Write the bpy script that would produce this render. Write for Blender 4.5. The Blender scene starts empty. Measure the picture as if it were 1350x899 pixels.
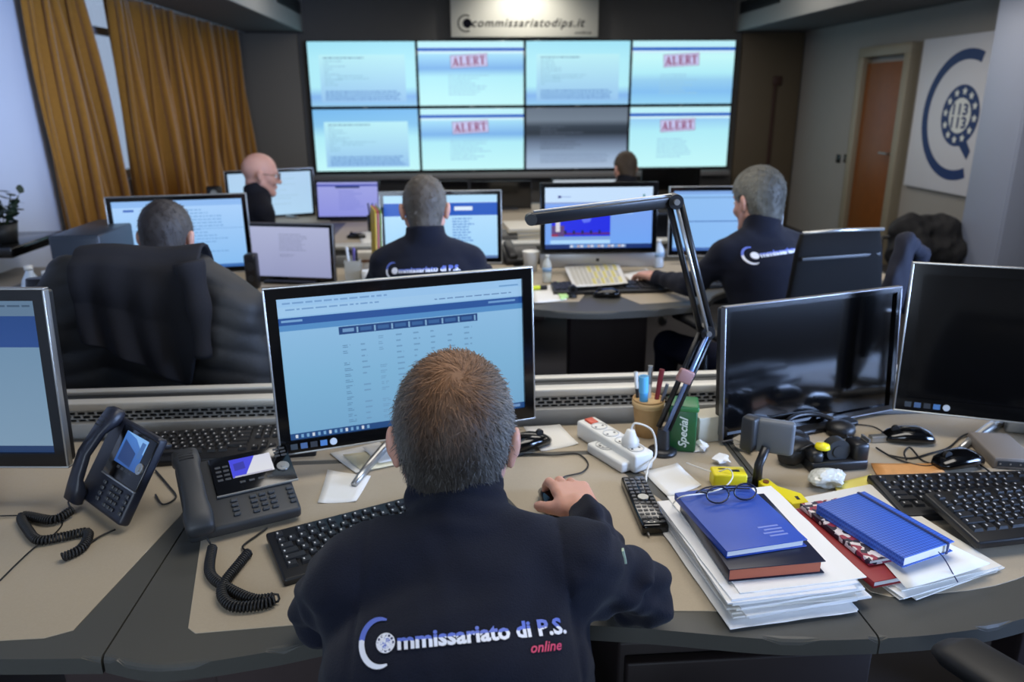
import bpy, bmesh, math, random
import numpy as np
from math import pi, sin, cos, radians, sqrt, atan2, tan
from mathutils import Vector, Matrix
from mathutils.bvhtree import BVHTree
S = bpy.context.scene
COL = S.collection
random.seed(7)
rng = np.random.default_rng(5)

# ------------------------------------------------------------------ camera, world, lights, exposure
F = 1000.0
CAM_R = Matrix.Rotation(radians(-3.7), 3, 'Z') @ Matrix.Rotation(radians(90 - 17.7), 3, 'X') @ Matrix.Rotation(radians(-0.4), 3, 'Z')
CAM_C = Vector((0, 0, 1.5))
cd = bpy.data.cameras.new('camera'); cam = bpy.data.objects.new('camera', cd); COL.objects.link(cam)
cam.matrix_world = Matrix.Translation(CAM_C) @ CAM_R.to_4x4()
cd.sensor_width = 36; cd.lens = 36 * F / 1350; cd.clip_start = .05; cd.clip_end = 200
cd.dof.use_dof = True; cd.dof.focus_distance = 1.22; cd.dof.aperture_fstop = 4.2
S.camera = cam
S.view_settings.view_transform = 'Standard'; S.view_settings.look = 'None'
S.view_settings.gamma = 1; S.view_settings.use_curve_mapping = False
S.view_settings.exposure = 0.0
W = bpy.data.worlds.new('sky'); S.world = W; W.use_nodes = True
wb = W.node_tree.nodes['Background']; wb.inputs[0].default_value = (.62, .76, 1, 1); wb.inputs[1].default_value = .75

def area(name, loc, rot, sx, sy, power, col=(1, 1, 1), spread=180):
    l = bpy.data.lights.new(name, 'AREA'); l.shape = 'RECTANGLE'; l.size = sx; l.size_y = sy
    l.energy = power; l.color = col; l.spread = radians(spread)
    o = bpy.data.objects.new(name, l); COL.objects.link(o); o.location = loc; o.rotation_euler = rot
    return o
area('ceiling_panel_light', (0.5, 1.5, 2.62), (0, 0, 0), 1.6, .9, 30, (1, .95, .88))
area('ceiling_panel_light', (0.6, 3.6, 2.62), (0, 0, 0), 2.6, .7, 34, (1, .95, .88))
area('ceiling_panel_light', (0.75, 6.9, 2.62), (0, 0, 0), 4.2, .7, 48, (1, .95, .88))
area('right_wall_fill', (3.0, 4.2, 2.16), (0, 0, 0), .3, 3.2, 15, (1, .93, .84))  # added warm fill lifting the right wall, no fitting hangs here
area('window_daylight', (-1.0, -2.3, 1.7), (radians(90), 0, radians(22)), 2.6, 1.5, 85, (.66, .80, 1))
area('left_wall_blue_fill', (3.6, .6, 1.5), (radians(90), 0, radians(58)), 2.2, 1.3, 85, (.40, .58, 1), 70)  # added blue fill aimed at the left wall, no window on this side
sp = bpy.data.lights.new('sign_spot', 'SPOT'); sp.energy = 40; sp.spot_size = radians(120); sp.spot_blend = .8; sp.color = (1, .97, .88); sp.shadow_soft_size = .05
so = bpy.data.objects.new('sign_spot', sp); COL.objects.link(so); so.location = (.72, 8.35, 2.66); so.rotation_euler = (radians(48), 0, 0)

def pixray(px, py):
    return CAM_R @ Vector(((px - 675) / F, -(py - 449.5) / F, -1))
def onz(px, py, z=.74):
    v = pixray(px, py); return CAM_C + v * ((z - 1.5) / v.z)
def onY(px, py, Y):
    v = pixray(px, py); return CAM_C + v * (Y / v.y)
def onX(px, py, X):
    v = pixray(px, py); return CAM_C + v * (X / v.x)

# ------------------------------------------------------------------ materials
def srgb(*c):
    if len(c) == 1: c = c[0]
    return tuple(((v / 255) / 12.92 if v / 255 <= .04045 else ((v / 255 + .055) / 1.055) ** 2.4) for v in c)
MATS = {}
def mat(name, col, rough=.6, metal=0, noise=0, nscale=60, bump=0, bscale=200, spec=.5, sheen=0, trans=0, coat=0, sss=0):
    if name in MATS: return MATS[name]
    m = bpy.data.materials.new(name); m.use_nodes = True; nt = m.node_tree; b = nt.nodes['Principled BSDF']
    c = srgb(col) + (1,)
    b.inputs['Base Color'].default_value = c; b.inputs['Roughness'].default_value = rough; b.inputs['Metallic'].default_value = metal
    b.inputs['Specular IOR Level'].default_value = spec
    if sheen: b.inputs['Sheen Weight'].default_value = sheen; b.inputs['Sheen Roughness'].default_value = .6
    if trans: b.inputs['Transmission Weight'].default_value = trans
    if coat: b.inputs['Coat Weight'].default_value = coat
    if sss:
        b.inputs['Subsurface Weight'].default_value = sss; b.inputs['Subsurface Radius'].default_value = (1, .3, .15); b.inputs['Subsurface Scale'].default_value = .008
    tc = nt.nodes.new('ShaderNodeTexCoord')
    if noise:
        n = nt.nodes.new('ShaderNodeTexNoise'); n.inputs['Scale'].default_value = nscale; n.inputs['Detail'].default_value = 5
        nt.links.new(tc.outputs['Object'], n.inputs['Vector'])
        mx = nt.nodes.new('ShaderNodeMix'); mx.data_type = 'RGBA'
        mx.inputs[6].default_value = tuple(min(1, v * (1 - noise)) for v in c[:3]) + (1,)
        mx.inputs[7].default_value = tuple(min(1, v * (1 + noise)) for v in c[:3]) + (1,)
        nt.links.new(n.outputs['Fac'], mx.inputs[0]); nt.links.new(mx.outputs[2], b.inputs['Base Color'])
    if bump:
        n2 = nt.nodes.new('ShaderNodeTexNoise'); n2.inputs['Scale'].default_value = bscale; n2.inputs['Detail'].default_value = 4
        nt.links.new(tc.outputs['Object'], n2.inputs['Vector'])
        bp = nt.nodes.new('ShaderNodeBump'); bp.inputs['Strength'].default_value = bump; bp.inputs['Distance'].default_value = .002
        nt.links.new(n2.outputs['Fac'], bp.inputs['Height']); nt.links.new(bp.outputs[0], b.inputs['Normal'])
    MATS[name] = m; return m
def attr_mat(name, rough=.6, emit=0, spec=.5, emit_black=False):
    if name in MATS: return MATS[name]
    m = bpy.data.materials.new(name); m.use_nodes = True; nt = m.node_tree; b = nt.nodes['Principled BSDF']
    a = nt.nodes.new('ShaderNodeVertexColor'); a.layer_name = 'Col'
    b.inputs['Roughness'].default_value = rough; b.inputs['Specular IOR Level'].default_value = spec
    if emit:
        b.inputs['Base Color'].default_value = (.01, .01, .01, 1)
        nt.links.new(a.outputs[0], b.inputs['Emission Color']); b.inputs['Emission Strength'].default_value = emit
    else: nt.links.new(a.outputs[0], b.inputs['Base Color'])
    MATS[name] = m; return m
black = mat('black_plastic', (20, 20, 22), .4)
gloss = mat('gloss_black', (8, 8, 9), .12, spec=.6)
dark = mat('dark_plastic', (38, 40, 42), .5, bump=.1, bscale=800)
rubber = mat('black_rubber', (16, 16, 17), .55)
silver = mat('brushed_silver', (175, 175, 172), .3, .8)
alu = mat('painted_aluminium', (205, 203, 196), .4, .25)
white = mat('white_plastic', (225, 225, 220), .4)
paper = mat('white_paper', (228, 226, 220), .8, noise=.03, nscale=20)
beige = mat('beige_laminate', (168, 155, 134), .5, noise=.07, nscale=300, spec=.35)
border = mat('charcoal_laminate', (74, 73, 68), .45, noise=.08, nscale=300, spec=.4)
navy = mat('navy_fleece', (17, 20, 33), .88, noise=.15, nscale=120, bump=.5, bscale=500, sheen=.06, spec=.12)
denim = mat('navy_trousers', (34, 38, 58), .85, bump=.3, bscale=700, spec=.2)
skin = mat('skin', (200, 150, 130), .5, noise=.08, nscale=25, sss=.12, spec=.35)
leather = mat('black_leather', (17, 17, 18), .45, bump=.3, bscale=150)
puffer = mat('black_puffer_nylon', (34, 34, 34), .62, bump=.3, bscale=60)
fleece = mat('charcoal_fleece', (42, 42, 46), .9, noise=.15, nscale=200, bump=.4, bscale=600, spec=.15)
screen_on = attr_mat('lit_screen', .3, 1.0)
screen_dim = attr_mat('lit_screen_dimmer', .3, .85)
colored = attr_mat('printed_colours', .6)
glass = mat('clear_plastic', (225, 235, 245), .08, trans=.9)

# ------------------------------------------------------------------ mesh helpers
class MB:
    def __init__(s): s.bm = bmesh.new(); s.col = None
    def _add(s, verts, faces, M=None, mi=0, smooth=False, col=None):
        vs = [s.bm.verts.new((M @ Vector(v)) if M is not None else v) for v in verts]
        for f in faces:
            try: fc = s.bm.faces.new([vs[i] for i in f])
            except ValueError: continue
            fc.material_index = mi; fc.smooth = smooth
            if col is not None:
                if s.col is None: s.col = s.bm.loops.layers.float_color.new('Col')
                for k, l in enumerate(fc.loops):
                    c = col[k] if isinstance(col[0], (tuple, list)) else col
                    l[s.col] = tuple(c[:3]) + (1,)
        return vs
    def box(s, c, d, M=None, bev=0, mi=0, rot=None, seg=2, col=None):
        x, y, z = d[0] / 2, d[1] / 2, d[2] / 2
        T = Matrix.Translation(c)
        if rot is not None: T = T @ (rot if len(rot) == 4 else rot.to_4x4())
        if M is not None: T = M @ T
        if bev:
            b2 = bmesh.new(); bmesh.ops.create_cube(b2, size=1, matrix=Matrix.Diagonal((d[0], d[1], d[2], 1)))
            bmesh.ops.bevel(b2, geom=b2.edges[:], offset=min(bev, .49 * min(d)), segments=seg, affect='EDGES', profile=.5)
            b2.verts.index_update()
            s._add([v.co[:] for v in b2.verts], [[v.index for v in f.verts] for f in b2.faces], T, mi, seg > 1, col); b2.free()
        else:
            v = [(-x, -y, -z), (x, -y, -z), (x, y, -z), (-x, y, -z), (-x, -y, z), (x, -y, z), (x, y, z), (-x, y, z)]
            s._add(v, [(3, 2, 1, 0), (4, 5, 6, 7), (0, 1, 5, 4), (1, 2, 6, 5), (2, 3, 7, 6), (3, 0, 4, 7)], T, mi, False, col)
        return s
    def cyl(s, a, b, r, r2=None, n=16, cap=True, mi=0, smooth=True, M=None, col=None):
        a, b = Vector(a), Vector(b); r2 = r if r2 is None else r2
        d = (b - a).normalized(); u = d.orthogonal().normalized(); w = d.cross(u)
        vs = []
        for p, rr in ((a, r), (b, r2)):
            for i in range(n):
                t = 2 * pi * i / n; vs.append(p + (u * cos(t) + w * sin(t)) * rr)
        s._add(vs, [(i, (i + 1) % n, n + (i + 1) % n, n + i) for i in range(n)], M, mi, smooth, col)
        if cap:
            s._add(vs[:n], [tuple(range(n))[::-1]], M, mi, False, col); s._add(vs[n:], [tuple(range(n))], M, mi, False, col)
        return s
    def tube(s, pts, r, n=8, mi=0, M=None, closed=False):
        P = [Vector(p) for p in pts]; vs = []; u = None
        for i, p in enumerate(P):
            d = (P[min(i + 1, len(P) - 1)] - P[max(i - 1, 0)])
            if d.length < 1e-9: d = Vector((0, 0, 1))
            d.normalize()
            if u is None: u = d.orthogonal().normalized()
            u = (u - d * u.dot(d))
            u = u.normalized() if u.length > 1e-6 else d.orthogonal().normalized()
            w = d.cross(u); rr = r[i] if isinstance(r, (list, tuple)) else r
            for k in range(n):
                t = 2 * pi * k / n; vs.append(p + (u * cos(t) + w * sin(t)) * rr)
        m = len(P)
        fs = [(i * n + k, i * n + (k + 1) % n, (i + 1) * n + (k + 1) % n, (i + 1) * n + k) for i in range(m - 1) for k in range(n)]
        fs += [tuple(range(n))[::-1], tuple((m - 1) * n + k for k in range(n))]
        s._add(vs, fs, M, mi, True); return s
    def lathe(s, prof, n=24, c=(0, 0, 0), mi=0, M=None):
        vs = []
        for r, z in prof:
            for i in range(n): t = 2 * pi * i / n; vs.append((c[0] + r * cos(t), c[1] + r * sin(t), c[2] + z))
        m = len(prof)
        fs = [(j * n + i, j * n + (i + 1) % n, (j + 1) * n + (i + 1) % n, (j + 1) * n + i) for j in range(m - 1) for i in range(n)]
        if prof[0][0] > 1e-5: fs.append(tuple(range(n))[::-1])
        if prof[-1][0] > 1e-5: fs.append(tuple((m - 1) * n + i for i in range(n)))
        s._add(vs, fs, M, mi, True); return s
    def poly(s, pts, z0, z1, M=None, mi=0, bev=0):
        b2 = bmesh.new(); vs = [b2.verts.new((p[0], p[1], z0)) for p in pts]
        f = b2.faces.new(vs); f.normal_update()
        if f.normal.z > 0: f.normal_flip()
        r = bmesh.ops.extrude_face_region(b2, geom=[f]); 
        for g in r['geom']:
            if isinstance(g, bmesh.types.BMVert): g.co.z = z1
        if bev:
            tops = [e for e in b2.edges if all(abs(v.co.z - max(z0, z1)) < 1e-6 for v in e.verts) and not (abs(e.verts[0].co.x - e.verts[1].co.x) < 1e-4 and e.calc_length() > .3)]
            bmesh.ops.bevel(b2, geom=tops, offset=bev, segments=3, affect='EDGES', profile=.5)
        bmesh.ops.recalc_face_normals(b2, faces=b2.faces[:]); b2.verts.index_update()
        s._add([v.co[:] for v in b2.verts], [[v.index for v in f.verts] for f in b2.faces], M, mi, False); b2.free(); return s
    def quad(s, a, b, c, d, col=None, mi=0, M=None):
        s._add([a, b, c, d], [(0, 1, 2, 3)], M, mi, False, col); return s
    def loft(s, secs, n=20, ex=2.5, mi=0, M=None):
        # secs: (centre, half-x vector, half-y vector)
        vs = []
        for c, hx, hy in secs:
            c, hx, hy = Vector(c), Vector(hx), Vector(hy)
            for i in range(n):
                t = 2 * pi * i / n; a, b = cos(t), sin(t)
                a = math.copysign(abs(a) ** (2 / ex), a); b = math.copysign(abs(b) ** (2 / ex), b)
                vs.append(c + hx * a + hy * b)
        m = len(secs)
        fs = [(j * n + i, j * n + (i + 1) % n, (j + 1) * n + (i + 1) % n, (j + 1) * n + i) for j in range(m - 1) for i in range(n)]
        fs += [tuple(range(n))[::-1], tuple((m - 1) * n + i for i in range(n))]
        s._add(vs, fs, M, mi, True); return s
    def raw(s, v, f, M=None, mi=0, smooth=False, col=None): s._add(v, f, M, mi, smooth, col); return s
    def build(s, name, mats, parent=None, **props):
        me = bpy.data.meshes.new(name); s.bm.normal_update(); s.bm.to_mesh(me); s.bm.free()
        for m in (mats if isinstance(mats, (list, tuple)) else [mats]): me.materials.append(m)
        o = bpy.data.objects.new(name, me); COL.objects.link(o)
        if parent is not None: o.parent = parent
        for k, v in props.items(): o[k] = v
        return o
def tag(o, label=None, cat=None, group=None, kind=None):
    if label: o['label'] = label
    if cat: o['category'] = cat
    if group: o['group'] = group
    if kind: o['kind'] = kind
    return o
def empty(name, loc, rz=0, label=None, cat=None, group=None, M=None):
    o = bpy.data.objects.new(name, None); COL.objects.link(o); o.empty_display_size = .05
    if M is not None: o.matrix_world = M
    else: o.location = loc; o.rotation_euler = (0, 0, rz)
    return tag(o, label, cat, group)
def share(src, name, parent, M=None):
    o = bpy.data.objects.new(name, src.data); COL.objects.link(o); o.parent = parent
    if M is not None: o.matrix_basis = M
    return o
def struct(name, mb, m, parent=None):
    o = mb.build(name, m, parent)
    if parent is None: o['kind'] = 'structure'
    return o
def T(x, y, z): return Matrix.Translation((x, y, z))
def RZ(a): return Matrix.Rotation(a, 4, 'Z')
def RX(a): return Matrix.Rotation(a, 4, 'X')
def RY(a): return Matrix.Rotation(a, 4, 'Y')
_tc = {}
def text_geo(txt, bold=0, res=3, shear=0, spacing=1.0):
    key = (txt, bold, res, shear, spacing)
    if key in _tc: return _tc[key]
    c = bpy.data.curves.new('t', 'FONT'); c.body = txt; c.size = 1; c.offset = bold; c.resolution_u = res; c.shear = shear; c.space_character = spacing
    o = bpy.data.objects.new('t', c); COL.objects.link(o)
    dg = bpy.context.evaluated_depsgraph_get(); me = o.evaluated_get(dg).to_mesh()
    v = np.array([x.co[:] for x in me.vertices]); f = [tuple(p.vertices) for p in me.polygons]
    o.evaluated_get(dg).to_mesh_clear(); bpy.data.objects.remove(o); bpy.data.curves.remove(c)
    _tc[key] = (v, f); return v, f
def text_fit(txt, x0, x1, y0, h=None, **k):
    """text in a plane: spans x0..x1, baseline y0, optional cap height; returns verts (n,2) and faces"""
    v, f = text_geo(txt, **k); lo, hi = v.min(0), v.max(0)
    sx = (x1 - x0) / (hi[0] - lo[0]); sy = sx if h is None else h / (hi[1] - max(lo[1], 0) if hi[1] > 0 else 1)
    return np.stack([(v[:, 0] - lo[0]) * sx + x0, v[:, 1] * sy + y0], 1), f

# ------------------------------------------------------------------ screens: flat picture as coloured pieces on the panel
def c255(*c): return srgb(*c)
def screen_mb(w, h, bg, items, eps=.0004):
    """panel in the XZ plane facing -Y, centre at the origin. bg: list of (v, colour) stops top to bottom.
    items: ('r',u0,v0,u1,v1,col[,col2]) rects, ('t',text,u0,u1,v_base,h,col), ('p',pts,col)"""
    m = MB()
    P = lambda u, v, l: ((u - .5) * w, -eps * l, (.5 - v) * h)
    for (v0, ca), (v1, cb) in zip(bg[:-1], bg[1:]):
        m.quad(P(0, v1, 0), P(1, v1, 0), P(1, v0, 0), P(0, v0, 0), col=[cb, cb, ca, ca])
    for k, it in enumerate(items):
        l = 1 + k * .02
        if it[0] == 'r':
            _, u0, v0, u1, v1, ca = it[:6]; cb = it[6] if len(it) > 6 else ca
            m.quad(P(u0, v1, l), P(u1, v1, l), P(u1, v0, l), P(u0, v0, l), col=[cb, cb, ca, ca])
        elif it[0] == 't':
            _, txt, u0, u1, vb, hh, col = it[:7]
            v2, f = text_fit(txt, u0 * w, u1 * w, 0, hh * h, bold=.01)
            m.raw([(x - w / 2, -eps * l, (.5 - vb) * h + y) for x, y in v2], f, col=col)
        elif it[0] == 'p':
            m.raw([P(u, v, l) for u, v in it[1]], [tuple(range(len(it[1])))], col=it[2])
    return m
def lines(u0, v0, u1, v1, n, col, rnd, fill=(.4, 1), th=.35):
    out = []; dv = (v1 - v0) / n
    for i in range(n):
        x = u0; end = u0 + (u1 - u0) * rnd.uniform(*fill)
        while x < end:
            wd = rnd.uniform(.01, .045); out.append(('r', x, v0 + i * dv, min(x + wd, end), v0 + i * dv + dv * th, col)); x += wd + .008
    return out
_L = {'A': [((.0, 0), (.22, 0), (.56, 1), (.42, 1)), ((.62, 0), (.95, 0), (.58, 1), (.40, 1)), ((.2, .3), (.7, .3), (.7, .4), (.2, .4)), ((-.05, 0), (.32, 0), (.32, .09), (-.05, .09)), ((.55, 0), (1.03, 0), (1.03, .09), (.55, .09))],
      'L': [((.12, 0), (.4, 0), (.4, 1), (.12, 1)), ((0, .91), (.52, .91), (.52, 1), (0, 1)), ((0, 0), (.85, 0), (.85, .1), (0, .1)), ((.72, 0), (.85, 0), (.85, .35), (.72, .25))],
      'E': [((.12, 0), (.4, 0), (.4, 1), (.12, 1)), ((0, .9), (.85, .9), (.85, 1), (0, 1)), ((0, 0), (.88, 0), (.88, .1), (0, .1)), ((.4, .45), (.68, .45), (.68, .55), (.4, .55)), ((.75, .7), (.85, .7), (.85, 1), (.75, 1)), ((.76, 0), (.88, 0), (.88, .3), (.76, .3)), ((.62, .36), (.68, .36), (.68, .64), (.62, .64))],
      'R': [((.12, 0), (.4, 0), (.4, 1), (.12, 1)), ((0, .9), (.7, .9), (.7, 1), (0, 1)), ((.6, .55), (.85, .6), (.85, .9), (.6, 1)), ((.4, .45), (.75, .45), (.75, .55), (.4, .55)), ((.42, .48), (.64, .5), (1.0, 0), (.72, 0)), ((0, 0), (.5, 0), (.5, .09), (0, .09))],
      'T': [((.32, 0), (.6, 0), (.6, 1), (.32, 1)), ((0, .9), (.92, .9), (.92, 1), (0, 1)), ((0, .62), (.08, .7), (.1, 1), (0, 1)), ((.84, .7), (.92, .62), (.92, 1), (.84, 1)), ((.18, 0), (.75, 0), (.75, .09), (.18, .09))]}
def alert_items(u, v, w, h, ang, asp, col, bgc):
    """stamp lettering ALERT in a double frame, centre (u,v), width w, height h (in screen units; asp = screen w/h)"""
    out = []; ca, sa = cos(ang), sin(ang)
    def tr(x, y):  # x,y in width units, about the centre
        X = x * ca - y * sa; Y = x * sa + y * ca
        return (u + X, v - Y * asp)
    hh = h / asp / 2; ww = w / 2
    def rect(x0, y0, x1, y1, c): out.append(('p', [tr(x0, y0), tr(x1, y0), tr(x1, y1), tr(x0, y1)], c))
    rect(-ww, -hh, ww, hh, bgc)
    t = .004
    for a in ((-ww, -hh, ww, -hh + t), (-ww, hh - t, ww, hh), (-ww, -hh, -ww + t, hh), (ww - t, -hh, ww, hh)): rect(*a, col)
    lw = (w - .03) / 5; x = -ww + .02
    for ch in 'ALERT':
        for q in _L[ch]: out.append(('p', [tr(x + a * lw * .92, -hh * .68 + b * hh * 1.36) for a, b in q], col))
        x += lw
    return out

# ------------------------------------------------------------------ signed-distance bodies -> surface nets
def smin(a, b, k):
    h = np.clip(.5 + .5 * (b - a) / k, 0, 1); return b + (a - b) * h - k * h * (1 - h)
def smax(a, b, k): return -smin(-a, -b, k)
def caps(P, a, b, r1, r2=None):
    r2 = r1 if r2 is None else r2
    a = np.array(a, np.float32); b = np.array(b, np.float32); ab = b - a
    h = np.clip(((P - a) @ ab) / max(float(ab @ ab), 1e-9), 0, 1)
    return np.linalg.norm(P - a - h[:, None] * ab, axis=1) - (r1 + (r2 - r1) * h)
def ell(P, c, r):
    r = np.array(r, np.float32); q = (P - np.array(c, np.float32)) / r
    k = np.linalg.norm(q, axis=1); k2 = np.linalg.norm(q / r, axis=1) + 1e-9
    return k * (k - 1) / k2
def ecaps(P, a, b, side, ra, rb):
    """elliptic tapered capsule: ra=(half width along side, half depth)"""
    a = np.array(a, np.float32); b = np.array(b, np.float32); ab = b - a; L = np.linalg.norm(ab); d = ab / L
    s = np.array(side, np.float32); s = s - d * (s @ d); s /= np.linalg.norm(s)
    f = np.cross(d, s); q = P - a; t = q @ d; h = np.clip(t / L, 0, 1)
    rx = ra[0] + (rb[0] - ra[0]) * h; ry = ra[1] + (rb[1] - ra[1]) * h
    w = t - h * L; mr = np.minimum(rx, ry)
    k = np.sqrt((q @ s / rx) ** 2 + (q @ f / ry) ** 2 + (w / mr) ** 2)
    return (k - 1) * mr
def rbox(P, c, hx, ax, r):
    """rounded box: centre, half sizes, 3x3 axes rows"""
    q = np.abs((P - np.array(c, np.float32)) @ np.array(ax, np.float32).T) - np.array(hx, np.float32) + r
    return np.linalg.norm(np.maximum(q, 0), axis=1) + np.minimum(q.max(1), 0) - r
_WK = rng.normal(size=(14, 3)); _WK /= np.linalg.norm(_WK, axis=1)[:, None]; _WP = rng.uniform(0, 6.28, (14, 2))
def wav(P, freq, n=6, o=0):
    s = 0
    for i in range(n):
        k = _WK[(i + o) % 14]; k2 = _WK[(i + o + 5) % 14]
        s = s + np.sin(P @ (k * freq * (1 + .25 * i)).astype(np.float32) + _WP[i % 14, 0] + 1.6 * np.sin(P @ (k2 * freq * .6).astype(np.float32) + _WP[i % 14, 1])) / (1 + .3 * i)
    return s / n * 1.6
def sdf_mesh(fn, lo, hi, res, name, m, parent, B=12):
    lo = np.array(lo, np.float32); n = np.ceil((np.array(hi) - lo) / res / B).astype(int) * B + 1
    nb = (n - 1) // B
    bi = np.stack(np.meshgrid(*[np.arange(k) for k in nb], indexing='ij'), -1).reshape(-1, 3)
    cen = lo + (bi * B + B / 2).astype(np.float32) * res
    d = fn(cen.astype(np.float32)); lim = B * res * .87 * 1.5 + .012
    fld = np.zeros(n, np.float32)
    for k in range(len(bi)):
        i, j, l = bi[k] * B; fld[i:i + B + 1, j:j + B + 1, l:l + B + 1] = 1 if d[k] > 0 else -1
    sel = bi[np.abs(d) < lim]
    g = np.stack(np.meshgrid(*[np.arange(B + 1)] * 3, indexing='ij'), -1).reshape(-1, 3)
    for s0 in range(0, len(sel), 150):
        ch = sel[s0:s0 + 150]
        idx = (ch[:, None, :] * B + g[None]).reshape(-1, 3)
        val = fn((lo + idx.astype(np.float32) * res).astype(np.float32))
        fld[idx[:, 0], idx[:, 1], idx[:, 2]] = val
    sg = fld < 0
    c = np.zeros(np.array(fld.shape) - 1, np.int8)
    for a in (0, 1):
        for b in (0, 1):
            for e in (0, 1): c += sg[a:sg.shape[0] - 1 + a, b:sg.shape[1] - 1 + b, e:sg.shape[2] - 1 + e]
    ci = np.argwhere((c > 0) & (c < 8)); vid = -np.ones(c.shape, np.int64); vid[tuple(ci.T)] = np.arange(len(ci))
    acc = np.zeros((len(ci), 3)); cnt = np.zeros(len(ci))
    for ax in range(3):
        o1, o2 = [k for k in range(3) if k != ax]
        for a in (0, 1):
            for b in (0, 1):
                p = np.zeros(3, int); p[o1] = a; p[o2] = b; q = p.copy(); q[ax] = 1
                v0 = fld[tuple((ci + p).T)]; v1 = fld[tuple((ci + q).T)]; mk = (v0 < 0) != (v1 < 0)
                t = np.where(mk, v0 / np.where(np.abs(v0 - v1) < 1e-9, 1, v0 - v1), 0)
                pos = ci + p + 0.0; pos[:, ax] += t
                acc += pos * mk[:, None]; cnt += mk
    V = lo + acc / np.maximum(cnt, 1)[:, None] * res
    Q = []
    for ax in range(3):
        o1, o2 = [k for k in range(3) if k != ax]
        sl0 = [slice(None)] * 3; sl1 = [slice(None)] * 3; sl0[ax] = slice(0, -1); sl1[ax] = slice(1, None)
        e = np.argwhere(sg[tuple(sl0)] != sg[tuple(sl1)])
        e = e[(e[:, o1] > 0) & (e[:, o2] > 0) & (e[:, o1] < sg.shape[o1] - 1) & (e[:, o2] < sg.shape[o2] - 1)]
        if not len(e): continue
        u = np.zeros(3, int); u[o1] = 1; w = np.zeros(3, int); w[o2] = 1
        q = np.stack([vid[tuple((e - u - w).T)], vid[tuple((e - w).T)], vid[tuple(e.T)], vid[tuple((e - u).T)]], 1)
        inside = sg[tuple(e.T)]
        flip = inside if ax != 1 else ~inside
        q[~flip] = q[~flip][:, ::-1]
        Q.append(q)
    Q = np.concatenate(Q); Q = Q[(Q >= 0).all(1)]
    me = bpy.data.meshes.new(name)
    me.vertices.add(len(V)); me.vertices.foreach_set('co', V.astype(np.float32).ravel())
    me.loops.add(Q.size); me.loops.foreach_set('vertex_index', Q.ravel().astype(np.int32))
    me.polygons.add(len(Q)); me.polygons.foreach_set('loop_start', np.arange(0, Q.size, 4, dtype=np.int32))
    me.polygons.foreach_set('use_smooth', np.ones(len(Q), bool))
    me.update(calc_edges=True); me.validate(); me.materials.append(m)
    o = bpy.data.objects.new(name, me); COL.objects.link(o)
    if parent is not None:
        o.parent = parent; o.matrix_parent_inverse = parent.matrix_world.inverted()
    return o

# ================================================================== THE ROOM
XL, XR, YB, YF, ZC = -2.45, 3.98, -2.6, 9.1, 2.7
wall_grey = mat('wall_taupe_grey', (88, 86, 84), .8, noise=.06, nscale=8)
wall_white = mat('wall_offwhite', (196, 194, 190), .8, noise=.04, nscale=6)
wall_olive = mat('panel_olive_brown', (92, 80, 62), .6, noise=.06, nscale=9)
carpet = mat('carpet_dark', (44, 40, 40), .95, noise=.25, nscale=400, bump=.4, bscale=900)
bulk = mat('bulkhead_grey', (104, 104, 106), .7)
bulkface = mat('bulkhead_face', (150, 148, 144), .6)
struct('floor', MB().box(((XL + XR) / 2, (YB + YF) / 2, -.05), (XR - XL, YF - YB, .1)), carpet)
struct('ceiling', MB().box(((XL + XR) / 2, (YB + YF) / 2, ZC + .05), (XR - XL, YF - YB, .1)), mat('ceiling_grey', (120, 120, 120), .8))
struct('wall_front', MB().box(((XL + XR) / 2, YF + .06, ZC / 2), (XR - XL + .4, .12, ZC)), wall_grey)
struct('wall_back', MB().box(((XL + XR) / 2, YB - .06, ZC / 2), (XR - XL + .4, .12, ZC)), wall_white)
# left wall with a real window opening behind the curtains
WY0, WY1, WZ0, WZ1 = 5.0, 8.3, .95, 2.45
wl = MB()
wl.box((XL - .08, (YB + WY0) / 2, ZC / 2), (.16, WY0 - YB, ZC)); wl.box((XL - .08, (WY1 + YF) / 2, ZC / 2), (.16, YF - WY1, ZC))
wl.box((XL - .08, (WY0 + WY1) / 2, WZ0 / 2), (.16, WY1 - WY0, WZ0)); wl.box((XL - .08, (WY0 + WY1) / 2, (WZ1 + ZC) / 2), (.16, WY1 - WY0, ZC - WZ1))
struct('wall_left', wl, mat('wall_pale_blue_white', (206, 212, 226), .8, noise=.03, nscale=5))
wn = struct('window_1', MB().box((XL - .1, WY0 + .03, (WZ0 + WZ1) / 2), (.07, .06, WZ1 - WZ0)).box((XL - .1, WY1 - .03, (WZ0 + WZ1) / 2), (.07, .06, WZ1 - WZ0))
    .box((XL - .1, (WY0 + WY1) / 2, WZ0 + .03), (.07, WY1 - WY0 - .12, .06)).box((XL - .1, (WY0 + WY1) / 2, WZ1 - .03), (.07, WY1 - WY0 - .12, .06)), white)
for yy in (5.55, 6.35, 7.4): struct('mullion', MB().box((XL - .1, yy, (WZ0 + WZ1) / 2), (.06, .07, WZ1 - WZ0 - .12)), mat('window_grey', (150, 155, 162), .5), wn)
struct('transom', MB().box((XL - .1, (WY0 + WY1) / 2, 1.98), (.05, WY1 - WY0 - .12, .05)), mat('window_grey', (150, 155, 162), .5), wn)
struct('pane', MB().box((XL - .1, (WY0 + WY1) / 2, (WZ0 + WZ1) / 2), (.006, WY1 - WY0 - .1, WZ1 - WZ0 - .1)), mat('window_glass', (235, 240, 245), .02, trans=1), wn)
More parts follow.
